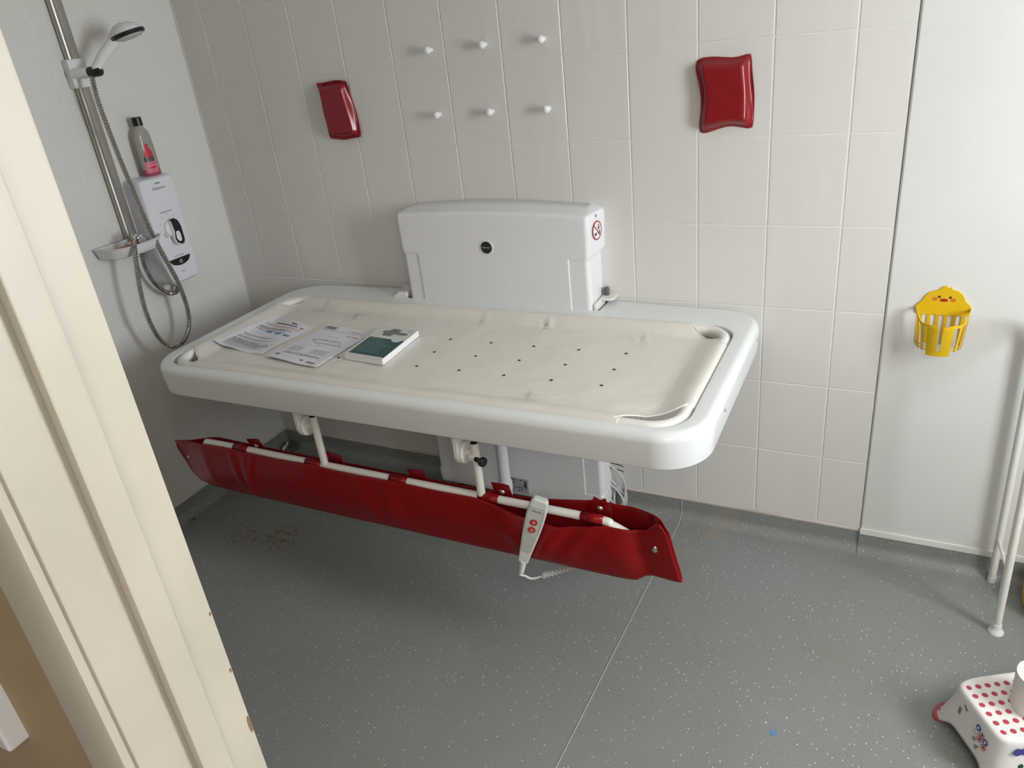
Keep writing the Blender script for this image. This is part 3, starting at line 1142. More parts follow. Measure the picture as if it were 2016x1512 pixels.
# straps over the tube and their tabs with press studs
for i, (sx_, tx, tz, ang) in enumerate(((0.640, 0.690, 0.545, 14), (0.945, 1.018, 0.548, -4), (1.262, 1.318, 0.545, 12), (1.560, 1.594, 0.552, 5), (1.862, 1.878, 0.562, 0))):
    bm = nb()
    lp = []
    for k in range(11):
        a = R(-30 + 190 * k / 10)
        lp.append((YR - 0.0132 * math.cos(a), ZR + 0.0132 * math.sin(a)))
    w0, w1 = sx_ - 0.030, sx_ + 0.032
    sheet = [[bm.verts.new((xx, y, z)) for (y, z) in lp] for xx in (w0, w1)]
    ring_faces(bm, sheet[0], sheet[1], False)
    st = obj('strap', bm, RED, cover, angle=60)
    mm = st.modifiers.new('thickness', 'SOLIDIFY')
    mm.thickness = 0.0014
    bm = nb()
    h = 0.034 if i < 4 else 0.050
    if i == 4:
        pl = [Vector(p) for p in ((-0.026, -0.045), (0.026, -0.045), (0.030, -0.036), (0.030, 0.006), (0.021, 0.012), (0.019, 0.026), (0.004, 0.017), (-0.013, 0.026), (-0.018, 0.012), (-0.032, 0.008), (-0.029, -0.036))]
    else:
        pl = [Vector((-0.027, -h)), Vector((0.027, -h)), Vector((0.027, 0.016)), Vector((0.012, 0.020)), Vector((-0.027, 0.022))]
    ca, sa = math.cos(R(ang)), math.sin(R(ang))
    prism(bm, pl, lambda u, v, d: Vector((tx + ca * u - sa * v, YR + 0.018 - d - 0.18 * v, tz + sa * u + ca * v)), 0.0, 0.0016)
    tb = obj('tab', bm, RED, cover, smooth=False)
    if i in (0, 3, 4):
        bm = nb()
        vv = -0.012 if i == 4 else -0.010
        lathe(bm, (tx, YR + 0.0165 - 0.18 * vv, tz + vv), (0.2, -1, 0.2), [(0, 0.0078), (0.002, 0.0078), (0.0045, 0.005), (0.0052, 0.0)], 16)
        obj('press_stud', bm, STEEL, cover)
p = cover_point(0.972, 0.20)
bm = nb()
lathe(bm, p + Vector((0, 0.001, 0)), (0.45, -1, 0.15), [(0, 0.0085), (0.002, 0.0085), (0.003, 0.0065), (0.0065, 0.0045), (0.0072, 0.0)], 18)
obj('press_stud', bm, CHROME, cover)
p = cover_point(0.020, 0.22)
bm = nb()
lathe(bm, p + Vector((0, 0.001, 0)), (-0.2, -1, 0.15), [(0, 0.0065), (0.002, 0.0065), (0.0045, 0.004), (0.005, 0.0)], 14)
obj('press_stud', bm, STEEL, cover)

# ---- supply cables hanging beside the unit
for i, pts in enumerate(([(1.615, -0.035, 0.20), (1.655, -0.030, 0.165), (1.680, -0.030, 0.12), (1.678, -0.035, 0.05), (1.660, -0.045, 0.012), (1.668, -0.075, 0.008), (1.640, -0.12, 0.007), (1.55, -0.16, 0.007)],
                         [(1.615, -0.045, 0.115), (1.650, -0.040, 0.095), (1.676, -0.040, 0.045), (1.662, -0.040, 0.012), (1.640, -0.040, 0.03), (1.645, -0.032, 0.09), (1.672, -0.028, 0.11), (1.684, -0.030, 0.05), (1.650, -0.035, 0.010)],
                         [(1.615, -0.030, 0.14), (1.648, -0.028, 0.10), (1.682, -0.030, 0.06), (1.676, -0.034, 0.02), (1.648, -0.04, 0.018), (1.62, -0.04, 0.05)])):
    bm = nb()
    tube(bm, spline(pts, 8), 0.0042, 8)
    obj('supply_cable', bm, CABLE, table)
for z in (0.193, 0.171):
    bm = nb()
    tube(bm, spline([(1.61, -0.03, z + 0.006), (1.64, -0.027, z + 0.003), (1.668, -0.025, z - 0.002), (1.676, -0.024, z - 0.008)], 6), 0.0018, 6)
    obj('wire', bm, BLACK, table)

# ================================================================== HAND CONTROL
hc = thing('hand_control', (1.70, -0.83, 0.37), 'light grey hand control with two red arrow buttons hung over the guard rail', 'remote control')
ho = Vector((1.676, -0.836, 0.383))                 # lower end of the handset
ht = Vector((1.739, -0.818, 0.586))
ey = (ht - ho).normalized()
ez = Vector((0.34, -1, 0.30))
ez = (ez - ey * ez.dot(ey)).normalized()
ex = ey.cross(ez).normalized()
HL = (ht - ho).length


def HCp(u, v, d):
    return ho + ex * u * 1.12 + ey * v + ez * (d - 0.0012 * ((v / HL - 0.5) / 0.5) ** 2 * 4)


half = [(0.0, 0.0125), (0.02, 0.0138), (0.06, 0.0172), (0.10, 0.0207), (0.14, 0.0230), (0.17, 0.0234), (0.19, 0.0222), (HL - 0.010, 0.0205), (HL - 0.003, 0.0175), (HL, 0.013)]
outl = [Vector((w, v)) for v, w in half] + [Vector((-w, v)) for v, w in reversed(half)]
bm = nb()
loops = []
for (ins, d) in ((0.004, -0.013), (0.0012, -0.0115), (0.0, -0.008), (0.0, 0.006), (0.0012, 0.0095), (0.0035, 0.0115)):
    loops.append([HCp(p.x, p.y, d) for p in offset_loop(outl, ins)])
loft(bm, loops, True, True, True)
obj('handset', bm, REMOTE, hc, angle=50)
half2 = [(0.044, 0.010), (0.050, 0.0125), (0.09, 0.0158), (0.13, 0.0188), (0.165, 0.0194), (0.190, 0.0183), (0.194, 0.0165)]
o2 = [Vector((w, v)) for v, w in half2] + [Vector((-w, v)) for v, w in reversed(half2)]
bm = nb()
loft(bm, [[HCp(p.x, p.y, d) for p in offset_loop(o2, ins)] for ins, d in ((0, 0.010), (0, 0.0122), (0.0008, 0.0126))], True, True, True)
face = obj('face_plate', bm, REMOTEFACE, hc, smooth=False)
for v, s in ((0.146, 1), (0.122, -1)):
    bm = nb()
    loft(bm, [[HCp(r * math.cos(a), v + r * math.sin(a), d) for a in [2 * PI * k / 22 for k in range(22)]] for r, d in ((0.0092, 0.012), (0.0092, 0.0138), (0.0075, 0.0145))], True, True, True)
    bt = obj('button', bm, BTNRED, hc)
    bm = nb()
    arr = [(-0.0012, -0.004), (0.0012, -0.004), (0.0012, 0.0005), (0.0042, 0.0005), (0, 0.005), (-0.0042, 0.0005), (-0.0012, 0.0005)]
    loft(bm, [[HCp(x, v + s * y, d) for x, y in arr] for d in (0.0143, 0.0149)], True, True, True)
    obj('arrow', bm, mat('pale_pink_ink', (0.62, 0.35, 0.33), 0.5), bt, smooth=False)
text('lettering', 'PRESSALIT', 0.0062, frame_matrix(HCp(0, 0.180, 0.0128), ex, ey, ez), GREYINK, hc, 0.0002)
# ribbed strain relief, thin lead, coiled cord running back under the guard
bm = nb()
prof = []
for k in range(5):
    prof += [(k * 0.0085, 0.0098 - 0.0007 * k), (k * 0.0085 + 0.0055, 0.0098 - 0.0007 * k), (k * 0.0085 + 0.006, 0.0078 - 0.0006 * k), (k * 0.0085 + 0.0082, 0.0078 - 0.0006 * k)]
lathe(bm, ho + ey * 0.003, -ey + Vector((0.10, 0, 0)), prof, 16)
obj('strain_relief', bm, REMOTE, hc)
lead = [ho - ey * 0.034, ho - ey * 0.047 + Vector((0.002, 0, 0)), Vector((1.672, -0.828, 0.326)), Vector((1.684, -0.820, 0.314)), Vector((1.700, -0.810, 0.313)), Vector((1.712, -0.803, 0.318))]
bm = nb()
tube(bm, spline(lead, 8), 0.0032, 8)
obj('lead', bm, REMOTE, hc)
axis = resample(spline([(1.712, -0.803, 0.318), (1.745, -0.785, 0.326), (1.79, -0.755, 0.336), (1.80, -0.70, 0.33), (1.77, -0.62, 0.25), (1.73, -0.45, 0.10), (1.70, -0.25, 0.020), (1.68, -0.12, 0.020)], 10), 0.0012)
hel = []
for i, p in enumerate(axis):
    t = (axis[min(i + 1, len(axis) - 1)] - axis[max(i - 1, 0)]).normalized()
    s = t.cross(Vector((0, 0, 1))).normalized()
    w = t.cross(s)
    a = i * 2 * PI * 0.0012 / 0.0054
    hel.append(p + s * 0.0075 * math.cos(a) + w * 0.0075 * math.sin(a))
bm = nb()
tube(bm, hel, 0.0025, 5)
obj('coiled_cord', bm, REMOTE, hc)

# ================================================================== PAPERS ON THE MAT
def sheet_obj(name, label, corners, thick, curl, lift=0.0, material=PAPER, n=26):
    """corners BL, BR, TR, TL in mat coordinates; returns root and a mapping (u, v, d) -> world."""
    c = [Vector(p) for p in corners]

    def mp(u, v, d=0.0):
        p = c[0] * (1 - u) * (1 - v) + c[1] * u * (1 - v) + c[2] * u * v + c[3] * (1 - u) * v
        z = (mat_z(p.x, p.y) if lift == 0 else lift) + 0.0034 + curl(u, v)
        return B(p.x, p.y, z + d)
    ctr = mp(0.5, 0.5)
    root = thing(name, (ctr.x, ctr.y, ctr.z), label, 'document')
    bm = nb()
    g0 = [[bm.verts.new(mp(i / n, j / n, thick)) for j in range(n + 1)] for i in range(n + 1)]
    g1 = [[bm.verts.new(mp(i / n, j / n, 0)) for j in range(n + 1)] for i in range(n + 1)]
    for i in range(n):
        for j in range(n):
            bm.faces.new((g0[i][j], g0[i + 1][j], g0[i + 1][j + 1], g0[i][j + 1]))
            bm.faces.new((g1[i][j], g1[i][j + 1], g1[i + 1][j + 1], g1[i + 1][j]))
    for i in range(n):
        bm.faces.new((g0[i][0], g1[i][0], g1[i + 1][0], g0[i + 1][0]))
        bm.faces.new((g0[i][n], g0[i + 1][n], g1[i + 1][n], g1[i][n]))
        bm.faces.new((g0[0][i], g0[0][i + 1], g1[0][i + 1], g1[0][i]))
        bm.faces.new((g0[n][i], g1[n][i], g1[n][i + 1], g0[n][i + 1]))
    return root, bm, mp


def quad_print(bm, mp, u0, u1, v0, v1, d, nu=4):
    for k in range(nu):
        a, b = u0 + (u1 - u0) * k / nu, u0 + (u1 - u0) * (k + 1) / nu
        bm.faces.new([bm.verts.new(mp(*q, d)) for q in ((a, v0), (b, v0), (b, v1), (a, v1))])


def words(bm, mp, u0, u1, v, h, d, rg, dens=0.12):
    u = u0
    while u < u1:
        w = rg.uniform(0.02, dens)
        e = min(u + w, u1)
        quad_print(bm, mp, u, e, v, v + h, d, 2)
        u = e + 0.012


# leaflet by the head end: text sheet with three small pictures
root, bm, mp = sheet_obj('instruction_sheet', 'single printed sheet with three small blue pictures, lying beside the stapled leaflet', ((-0.781, -0.219), (-0.551, -0.245), (-0.541, 0.003), (-0.758, 0.057)), 0.0006, lambda u, v: 0.010 * max(0, 0.25 - v) ** 2 * 16 * max(0, 0.7 - u) + 0.002 * math.sin(u * 7 + v * 4))
obj('page', bm, PAPER, root, angle=70)
rg = random.Random(7)
bm = nb()
quad_print(bm, mp, 0.24, 0.92, 0.845, 0.868, 0.0009)
quad_print(bm, mp, 0.56, 0.70, 0.905, 0.930, 0.0009)
obj('heading_print', bm, DARK, root, smooth=False)
bm = nb()
for v in (0.79, 0.765):
    words(bm, mp, 0.08, 0.93, v, 0.010, 0.0009, rg)
words(bm, mp, 0.35, 0.7, 0.745, 0.008, 0.0009, rg)
obj('warning_print', bm, ORANGEINK, root, smooth=False)
bm = nb()
for v in (0.70, 0.685, 0.67, 0.655, 0.62, 0.605, 0.42, 0.40, 0.34, 0.32, 0.30, 0.26, 0.245, 0.23, 0.215, 0.20, 0.185, 0.17, 0.155, 0.14, 0.11, 0.09, 0.06):
    words(bm, mp, 0.08, rg.uniform(0.6, 0.93), v, 0.008, 0.0009, rg)
obj('body_print', bm, GREYINK, root, smooth=False)
bm = nb()
for u in (0.36, 0.58, 0.78):
    quad_print(bm, mp, u, u + 0.14, 0.565 - (u - 0.36) * 0.02, 0.62 - (u - 0.36) * 0.04, 0.001)
obj('picture_print', bm, BLUEINK, root, smooth=False)

# stapled leaflet with a line drawing
root, bm, mp = sheet_obj('stapled_leaflet', 'thin stapled leaflet with line drawing of the table, lying half under the manual', ((-0.517, -0.259), (-0.293, -0.290), (-0.284, -0.008), (-0.497, 0.025)), 0.0022, lambda u, v: 0.012 * max(0, 0.3 - v) ** 2 * 11 * max(0, 0.55 - u) + 0.0045 * u * (1 - v) + 0.0012 * math.sin(u * 5))
obj('pages', bm, PAPER, root, angle=70)
bm = nb()
quad_print(bm, mp, 0.05, 0.34, 0.88, 0.955, 0.0024)
obj('logo_box_print', bm, mat('pale_grey_ink', (0.42, 0.42, 0.45), 0.7), root, smooth=False)
bm = nb()
for v in (0.935, 0.915, 0.895):
    words(bm, mp, 0.12, 0.31, v, 0.014, 0.0027, rg, 0.06)
for v in (0.34, 0.315, 0.29, 0.265, 0.24):
    words(bm, mp, 0.12, 0.36, v, 0.007, 0.0025, rg)
    words(bm, mp, 0.56, 0.86, v + 0.008, 0.007, 0.0025, rg)
for v in (0.19, 0.175, 0.16):
    words(bm, mp, 0.14, 0.86, v, 0.007, 0.0025, rg)
quad_print(bm, mp, 0.60, 0.66, 0.06, 0.085, 0.0025)
quad_print(bm, mp, 0.74, 0.90, 0.05, 0.075, 0.0025)
words(bm, mp, 0.66, 0.94, 0.90, 0.014, 0.0025, rg)
words(bm, mp, 0.70, 0.94, 0.78, 0.012, 0.0025, rg)
obj('body_print', bm, GREYINK, root, smooth=False)


def line_print(bm, mp, pts, w, d):
    for (a, b) in zip(pts[:-1], pts[1:]):
        a, b = Vector(a), Vector(b)
        t = (b - a)
        n = max(1, int(t.length / 0.06))
        nn = Vector((-t.y, t.x)).normalized() * (w / 2)
        for k in range(n):
            p, q = a + t * (k / n), a + t * ((k + 1) / n)
            bm.faces.new([bm.verts.new(mp(x.x, x.y, d)) for x in (p + nn, p - nn, q - nn, q + nn)])


bm = nb()
line_print(bm, mp, [(0.05, 0.86), (0.95, 0.86), (0.95, 0.87)], 0.004, 0.0025)
line_print(bm, mp, [(0.22, 0.58), (0.36, 0.50), (0.88, 0.52), (0.76, 0.62), (0.22, 0.58)], 0.006, 0.0025)
line_print(bm, mp, [(0.26, 0.58), (0.38, 0.52), (0.82, 0.535), (0.73, 0.605), (0.26, 0.58)], 0.004, 0.0025)
line_print(bm, mp, [(0.46, 0.60), (0.42, 0.70), (0.60, 0.72), (0.66, 0.61)], 0.005, 0.0025)
line_print(bm, mp, [(0.48, 0.50), (0.50, 0.44), (0.60, 0.45), (0.62, 0.51)], 0.005, 0.0025)
obj('drawing_print', bm, GREYINK, root, smooth=False)
pc = mp(0.10, 0.10, 0.0030)
exv = (mp(0.12, 0.10) - mp(0.08, 0.10)).normalized()
eyv = (mp(0.10, 0.12) - mp(0.10, 0.08)).normalized()
text('lettering', 'CE', 0.017, frame_matrix(pc, exv, eyv, exv.cross(eyv)), DARK, root, 0.0002)

# thick manual
root, bm, mp = sheet_obj('manual', 'thick white manual with a teal block and grey picture on its cover', ((-0.241, -0.210), (-0.093, -0.222), (-0.107, 0.003), (-0.256, 0.016)), 0.019, lambda u, v: 0.0, max(mat_z(-0.26 + 0.02 * i, -0.22 + 0.02 * j) for i in range(9) for j in range(13)) - 0.001)
obj('page_block', bm, PAPERW, root, smooth=False)
root['category'] = 'manual'
bm = nb()
quad_print(bm, mp, -0.004, 1.004, -0.003, 1.003, 0.0196, 6)
obj('cover', bm, mat('manual_cover', (0.66, 0.67, 0.65), 0.3), root, smooth=False)
bm = nb()
quad_print(bm, mp, 0.06, 0.99, 0.05, 0.60, 0.0199, 6)
obj('cover_block', bm, TEAL, root, smooth=False)
bm = nb()
words(bm, mp, 0.10, 0.50, 0.545, 0.016, 0.0202, rg, 0.12)
for k in range(12):
    words(bm, mp, 0.12, rg.uniform(0.55, 0.85), 0.50 - 0.033 * k, 0.009, 0.0202, rg, 0.15)
obj('cover_print', bm, LIGHTINK, root, smooth=False)
bm = nb()
disc = [(0.80 + 0.13 * math.cos(2 * PI * k / 20), 0.60 + 0.075 * math.sin(2 * PI * k / 20)) for k in range(20)]
bm.faces.new([bm.verts.new(mp(u, v, 0.0204)) for u, v in disc])
obj('cover_roundel', bm, MATS['manual_cover'], root, smooth=False)
bm = nb()
for poly in ([(0.22, 0.79), (0.82, 0.76), (0.90, 0.80), (0.86, 0.84), (0.24, 0.85)], [(0.34, 0.84), (0.62, 0.84), (0.64, 0.93), (0.40, 0.94)], [(0.28, 0.79), (0.56, 0.77), (0.52, 0.69), (0.30, 0.69)]):
    bm.faces.new([bm.verts.new(mp(u, v, 0.0203)) for u, v in poly])
obj('cover_picture', bm, MIDGREY, root, smooth=False)
bm = nb()
words(bm, mp, 0.80, 0.93, 0.93, 0.012, 0.0203, rg, 0.06)
words(bm, mp, 0.86, 0.93, 0.87, 0.012, 0.0203, rg, 0.06)
obj('corner_print', bm, GREYINK, root, smooth=False)

# ================================================================== RED WALL PADS
def wall_pad(name, label, P, seed):
    """P: corners BL, BR, TR, TL (x, z) plus edge bulges."""
    (bl, br, tr, tl) = [Vector(p) for p in P]
    root_at = Vector(((bl.x + br.x) / 2, -0.008, (bl.y + br.y) / 2))
    n = 26

    def edge(u, v):
        p = bl * (1 - u) * (1 - v) + br * u * (1 - v) + tr * u * v + tl * (1 - u) * v
        # scalloped weld seam
        e = 0.0042
        p.x += e * (math.sin(v * 7.5 + seed) * (1 - u) ** 3 - math.sin(v * 6.0 + seed * 2) * u ** 3) + 0.004 * ((1 - u) ** 4 - u ** 4) * math.sin(PI * v)
        p.y += e * (math.sin(u * 6.5 + seed * 3) * (v ** 3) + math.sin(u * 7.0 + seed) * (1 - v) ** 3) + 0.005 * ((1 - v) ** 4 - v ** 4) * math.sin(PI * u)
        # rounded corners
        for (cu, cv) in ((0, 0), (1, 0), (1, 1), (0, 1)):
            d = math.hypot((u - cu), (v - cv))
            if d < 0.10:
                p += (Vector(((bl.x + br.x) / 2, (bl.y + tl.y) / 2)) - p) * 0.05 * (1 - d / 0.10)
        return p

    def dep(u, v):
        b = 0.085
        du, dv = min(u, 1 - u) / b, min(v, 1 - v) / b * 1.25
        k = smooth01((du - 0.55) / 1.3) * smooth01((dv - 0.55) / 1.3)
        curl = 0.006 * math.sin(v * 6 + seed) * (1 - smooth01(min(du, dv)))
        return 0.0125 + 0.024 * k ** 0.7 + curl + 0.0012 * noise.noise(Vector((u * 4, v * 4, seed)))
    bm = nb()
    F = [[bm.verts.new((edge(i / n, j / n).x, -dep(i / n, j / n) - 0.0012, edge(i / n, j / n).y)) for j in range(n + 1)] for i in range(n + 1)]
    Bk = [[bm.verts.new((edge(i / n, j / n).x, -max(0.008, min(dep(i / n, j / n), 0.016) * 0.55 + 0.004), edge(i / n, j / n).y)) for j in range(n + 1)] for i in range(n + 1)]
    for i in range(n):
        for j in range(n):
            bm.faces.new((F[i][j], F[i + 1][j], F[i + 1][j + 1], F[i][j + 1]))
            bm.faces.new((Bk[i][j], Bk[i][j + 1], Bk[i + 1][j + 1], Bk[i + 1][j]))
    for i in range(n):
        bm.faces.new((F[i][0], Bk[i][0], Bk[i + 1][0], F[i + 1][0]))
        bm.faces.new((F[i][n], F[i + 1][n], Bk[i + 1][n], Bk[i][n]))
        bm.faces.new((F[0][i], F[0][i + 1], Bk[0][i + 1], Bk[0][i]))
        bm.faces.new((F[n][i], Bk[n][i], Bk[n][i + 1], F[n][i + 1]))
    r = thing(name, (root_at.x, 0, root_at.z), label, 'wall pad', 'red pads on the tiled wall')
    obj('cushion', bm, PADRED, r, angle=80)
    # hanging hook and loop dot that holds it to the tile
    bm = nb()
    c = (bl + br + tr + tl) / 4
    lathe(bm, (c.x, -0.005, c.y), (0, -1, 0), [(0, 0.03), (0.010, 0.03), (0.010, 0.0)], 16)
    obj('fixing_pad', bm, BLACK, r)


wall_pad('wall_pad', 'slumped red vinyl pad on the tiles between the shower corner and the white pegs', ((0.622, 1.370), (0.766, 1.370), (0.748, 1.567), (0.608, 1.570)), 1.3)
wall_pad('wall_pad', 'shiny red vinyl pad on the tiles nearest the white boarded wall', ((1.949, 1.350), (2.100, 1.360), (2.090, 1.553), (1.938, 1.546)), 4.1)

# ================================================================== WHITE PEGS
bm = nb()
lathe(bm, (0, -0.006, 0), (0, -1, 0), [(0, 0.0075), (0.002, 0.0070), (0.008, 0.0052), (0.013, 0.0055)] + [(0.0235 - 0.0125 * math.cos(R(a)), 0.0125 * math.sin(R(a))) for a in range(28, 181, 8)], 28)
peg_me = mesh_of(bm)
peg_me.materials.append(WHITEPL)
peg_me.polygons.foreach_set('use_smooth', [True] * len(peg_me.polygons))
for row, z in (('upper', 1.633), ('lower', 1.438)):
    for x, w in ((1.092, 'nearest the slumped red pad'), (1.288, 'between its two neighbours'), (1.485, 'nearest the shiny red pad')):
        o = bpy.data.objects.new('wall_peg', peg_me)
        COL.objects.link(o)
        o.location = (x, 0, z)
        tag(o, 'small round white peg of the ' + row + ' row on the tiles, ' + w, 'peg', 'white pegs above the table')

# ================================================================== SHOWER
# ---- riser rail
rl = thing('shower_rail', (0.0, -0.478, 1.12), 'satin metal riser rail with white sliding holder on the left tiled wall', 'shower rail')
bm = nb()
out = [Vector(p) for p in [(-0.4515, 0.008), (-0.4515, 0.022), (-0.456, 0.025), (-0.480, 0.025)]]
out += [Vector((-0.490 - 0.0105 * math.sin(R(a)), 0.0205 + 0.0105 * math.cos(R(a)))) for a in range(-45, 181, 15)]
out += [Vector((-0.486, 0.008))]
loft(bm, [[Vector((d, y, z)) for y, d in out] for z in (1.118, 2.18)], True, True, True)
obj('rail_profile', bm, ALU, rl, angle=40)
for z in (1.16, 2.12):
    bm = nb()
    box(bm, -0.001 + 0.006, 0.012, -0.49, -0.456, z - 0.02, z + 0.02)
    obj('wall_fixing', bm, WHITEPL, rl, smooth=False)
bm = nb()
prism(bm, rrect(-0.512, -0.444, 1.637, 1.726, 0.006, 3), lambda y, z, d: Vector((d, y, z)), 0.010, 0.038, 0.006)
obj('slider', bm, WHITEPL, rl)
bm = nb()
lathe(bm, (0.030, -0.502, 1.682), (0.085, 0.022, 0.0), [(0, 0.0165), (0.058, 0.0165), (0.064, 0.0145), (0.066, 0.012), (0.066, 0)], 20)
obj('holder_arm', bm, WHITEPL, rl)
bm = nb()
lathe(bm, (0.092, -0.486, 1.682), (0.085, 0.022, 0.0), [(0, 0.015), (0.012, 0.0165), (0.036, 0.0165), (0.044, 0.013), (0.046, 0)], 18)
obj('holder_cradle', bm, BLACK, rl)

# ---- hand shower
hd = thing('hand_shower', (0.116, -0.480, 1.68), 'white hand shower with black rim, resting in the rail holder', 'hand shower')
h0 = Vector((0.118, -0.483, 1.685))
hC = Vector((0.198, -0.386, 1.779))              # centre of the spray face
hn = Vector((0.10, 0.06, -1.0)).normalized()     # spray direction
hn = Vector((0.20, 0.13, -0.97)).normalized()
neck = hC - hn * 0.014 + (h0 - hC) * 0.42
pts = resample(spline([h0, h0.lerp(neck, 0.55) + Vector((0, 0, 0.004)), neck, hC - hn * 0.022 + (h0 - hC) * 0.18, hC - hn * 0.022], 10), 0.004)
bm = nb()
npts = len(pts)
tube(bm, pts, lambda i: lerp_table([(0, 0.0115), (0.03, 0.0145), (0.25, 0.0158), (0.62, 0.0185), (0.85, 0.022), (1, 0.018)], i / (npts - 1)), 18)
obj('handle', bm, WHITEPL, hd)
bm = nb()
lathe(bm, hC, -hn, [(0.002, 0.052), (0.010, 0.050), (0.020, 0.043), (0.029, 0.030), (0.034, 0.016), (0.0355, 0.0)], 32)
obj('head_dome', bm, WHITEPL, hd)
bm = nb()
lathe(bm, hC, hn, [(-0.006, 0.050), (-0.004, 0.0555), (0.003, 0.0560), (0.0075, 0.053), (0.0075, 0.046)], 32)
obj('head_rim', bm, BLACK, hd)
bm = nb()
lathe(bm, hC, hn, [(0.002, 0.047), (0.009, 0.0465), (0.013, 0.042), (0.0145, 0.03), (0.0148, 0.0)], 28)
obj('spray_face', bm, mat('pale_grey_rubber', (0.50, 0.53, 0.52), 0.4), hd)
bm = nb()
dirh = (h0 - hC)
dirh = (dirh - hn * dirh.dot(hn)).normalized()
bp = hC + dirh * 0.049 + hn * 0.006
lathe(bm, bp, hn, [(0, 0.009), (0.008, 0.008), (0.013, 0.004), (0.014, 0.0)], 12)
obj('mode_button', bm, BLACK, hd)

# ---- chrome hose
hose_pts = [(0.118, -0.501, 1.669), (0.119, -0.505, 1.647), (0.12, -0.509, 1.593), (0.12, -0.505, 1.511), (0.121, -0.498, 1.408), (0.123, -0.489, 1.307), (0.127, -0.482, 1.221), (0.13, -0.471, 1.137), (0.131, -0.452, 1.048), (0.131, -0.433, 0.969), (0.131, -0.426, 0.918), (0.131, -0.424, 0.863), (0.131, -0.431, 0.81), (0.132, -0.449, 0.773), (0.135, -0.483, 0.744), (0.14, -0.521, 0.738), (0.145, -0.56, 0.753), (0.15, -0.594, 0.802), (0.155, -0.612, 0.883), (0.155, -0.608, 0.973), (0.157, -0.593, 1.06), (0.154, -0.577, 1.118), (0.128, -0.548, 1.152), (0.088, -0.507, 1.146), (0.06, -0.485, 1.093), (0.056, -0.488, 1.036), (0.056, -0.477, 0.971), (0.056, -0.445, 0.918), (0.056, -0.41, 0.898), (0.05, -0.379, 0.901), (0.045, -0.366, 0.924)]
P = resample(spline(hose_pts, 8), 0.0014)
bm = nb()
RIB = [0.0055, 0.0082, 0.0095, 0.0095, 0.0082, 0.0055]
tube(bm, P, lambda i: RIB[i % 6], 9)
hs = obj('shower_hose', bm, mat('hose_chrome', (0.47, 0.46, 0.44), 0.12, metal=1.0), None, angle=20, at=(0.118, -0.49, 1.668))
tag(hs, 'ribbed chrome shower hose looping down the left wall through the soap dish', 'shower hose')

# ---- electric shower unit
UY0, UY1, UZ0, UZ1, UD = -0.437, -0.278, 0.928, 1.322, 0.088
su = thing('electric_shower', (0.0, (UY0 + UY1) / 2, UZ0), 'white electric shower unit with black dial and start button on the left wall', 'shower unit')
bm = nb()
oo = dedupe(rrect(UY0, UY1, UZ0, UZ1, (0.045, 0.035, 0.018, 0.018), 8))
loops = []
for (ins, d) in ((0.006, 0.006), (0.0, 0.009), (0.0, 0.055), (0.002, 0.072), (0.005, 0.081), (0.009, 0.0862), (0.014, UD)):
    loops.append([Vector((d, p.x, p.y)) for p in offset_loop(oo, ins)])
loft(bm, loops, True, True, True)
bd = obj('shower_body', bm, LILAC, su, angle=60)
YCs = -0.3575


def SF(u, v, d=0.0):
    return Vector((UD + d, YCs + u, v))


def sfm(u, v, d=0.0006):
    return frame_matrix(SF(u, v, d), (0, 1, 0), (0, 0, 1), (1, 0, 0))


bm = nb()
lathe(bm, SF(0, 1.135, -0.001), (1, 0, 0), [(0, 0.030), (0.008, 0.030), (0.011, 0.027), (0.0115, 0.0)], 28)
dl = obj('dial', bm, WHITEPL, su)
bm = nb()
lever = [Vector(p) for p in [(-0.010, 0.026), (0.004, 0.030), (0.016, 0.020), (0.022, 0.002), (0.022, -0.040), (0.018, -0.049), (0.008, -0.051), (-0.006, -0.044), (-0.011, -0.030), (-0.006, -0.008)]]
prism(bm, [p * 1.15 for p in lever], lambda u, v, d: SF(u + 0.002, 1.133 + v, d), 0.009, 0.021, 0.003)
lvx = obj('dial_lever', bm, BLACK, dl)
bm = nb()
slot = [Vector(p) for p in [(-0.002, -0.010), (0.010, -0.010), (0.013, -0.018), (0.013, -0.038), (0.008, -0.044), (0.0, -0.040), (-0.005, -0.030)]]
prism(bm, [p * 1.15 for p in slot], lambda u, v, d: SF(u + 0.003, 1.133 + v, d), 0.0195, 0.0216)
obj('lever_inset', bm, WHITEPL, dl, smooth=False)
bm = nb()
edge_l = [Vector(p) for p in [(-0.0125, 0.024), (-0.009, 0.027), (-0.005, -0.008), (-0.0105, -0.030), (-0.0055, -0.045), (0.008, -0.0525), (0.006, -0.0545), (-0.0085, -0.047), (-0.014, -0.030), (-0.0085, -0.008)]]
prism(bm, [p * 1.15 for p in edge_l], lambda u, v, d: SF(u + 0.002, 1.133 + v, d), 0.008, 0.0212)
obj('lever_edge', bm, WHITEPL, dl, smooth=False)
for k in range(9):
    a = R(215 - 31 * k)
    text('numeral', str(k + 1), 0.0075, sfm(0.044 * math.cos(a), 1.135 + 0.050 * math.sin(a)), GREYINK, su, 0.0002)
bm = nb()
for (a0, a1, m_) in ((198, 232, 0), ):
    loft(bm, [[SF(r * math.cos(R(a0 + (a1 - a0) * k / 8)), 1.135 + r * math.sin(R(a0 + (a1 - a0) * k / 8)), d) for k in range(9)] + [SF((r + 0.0022) * math.cos(R(a0 + (a1 - a0) * k / 8)), 1.135 + (r + 0.0022) * math.sin(R(a0 + (a1 - a0) * k / 8)), d) for k in range(8, -1, -1)] for r, d in ((0.036, 0.0003), (0.036, 0.0007))], True, True, True)
obj('cold_mark', bm, DARK, su, smooth=False)
bm = nb()
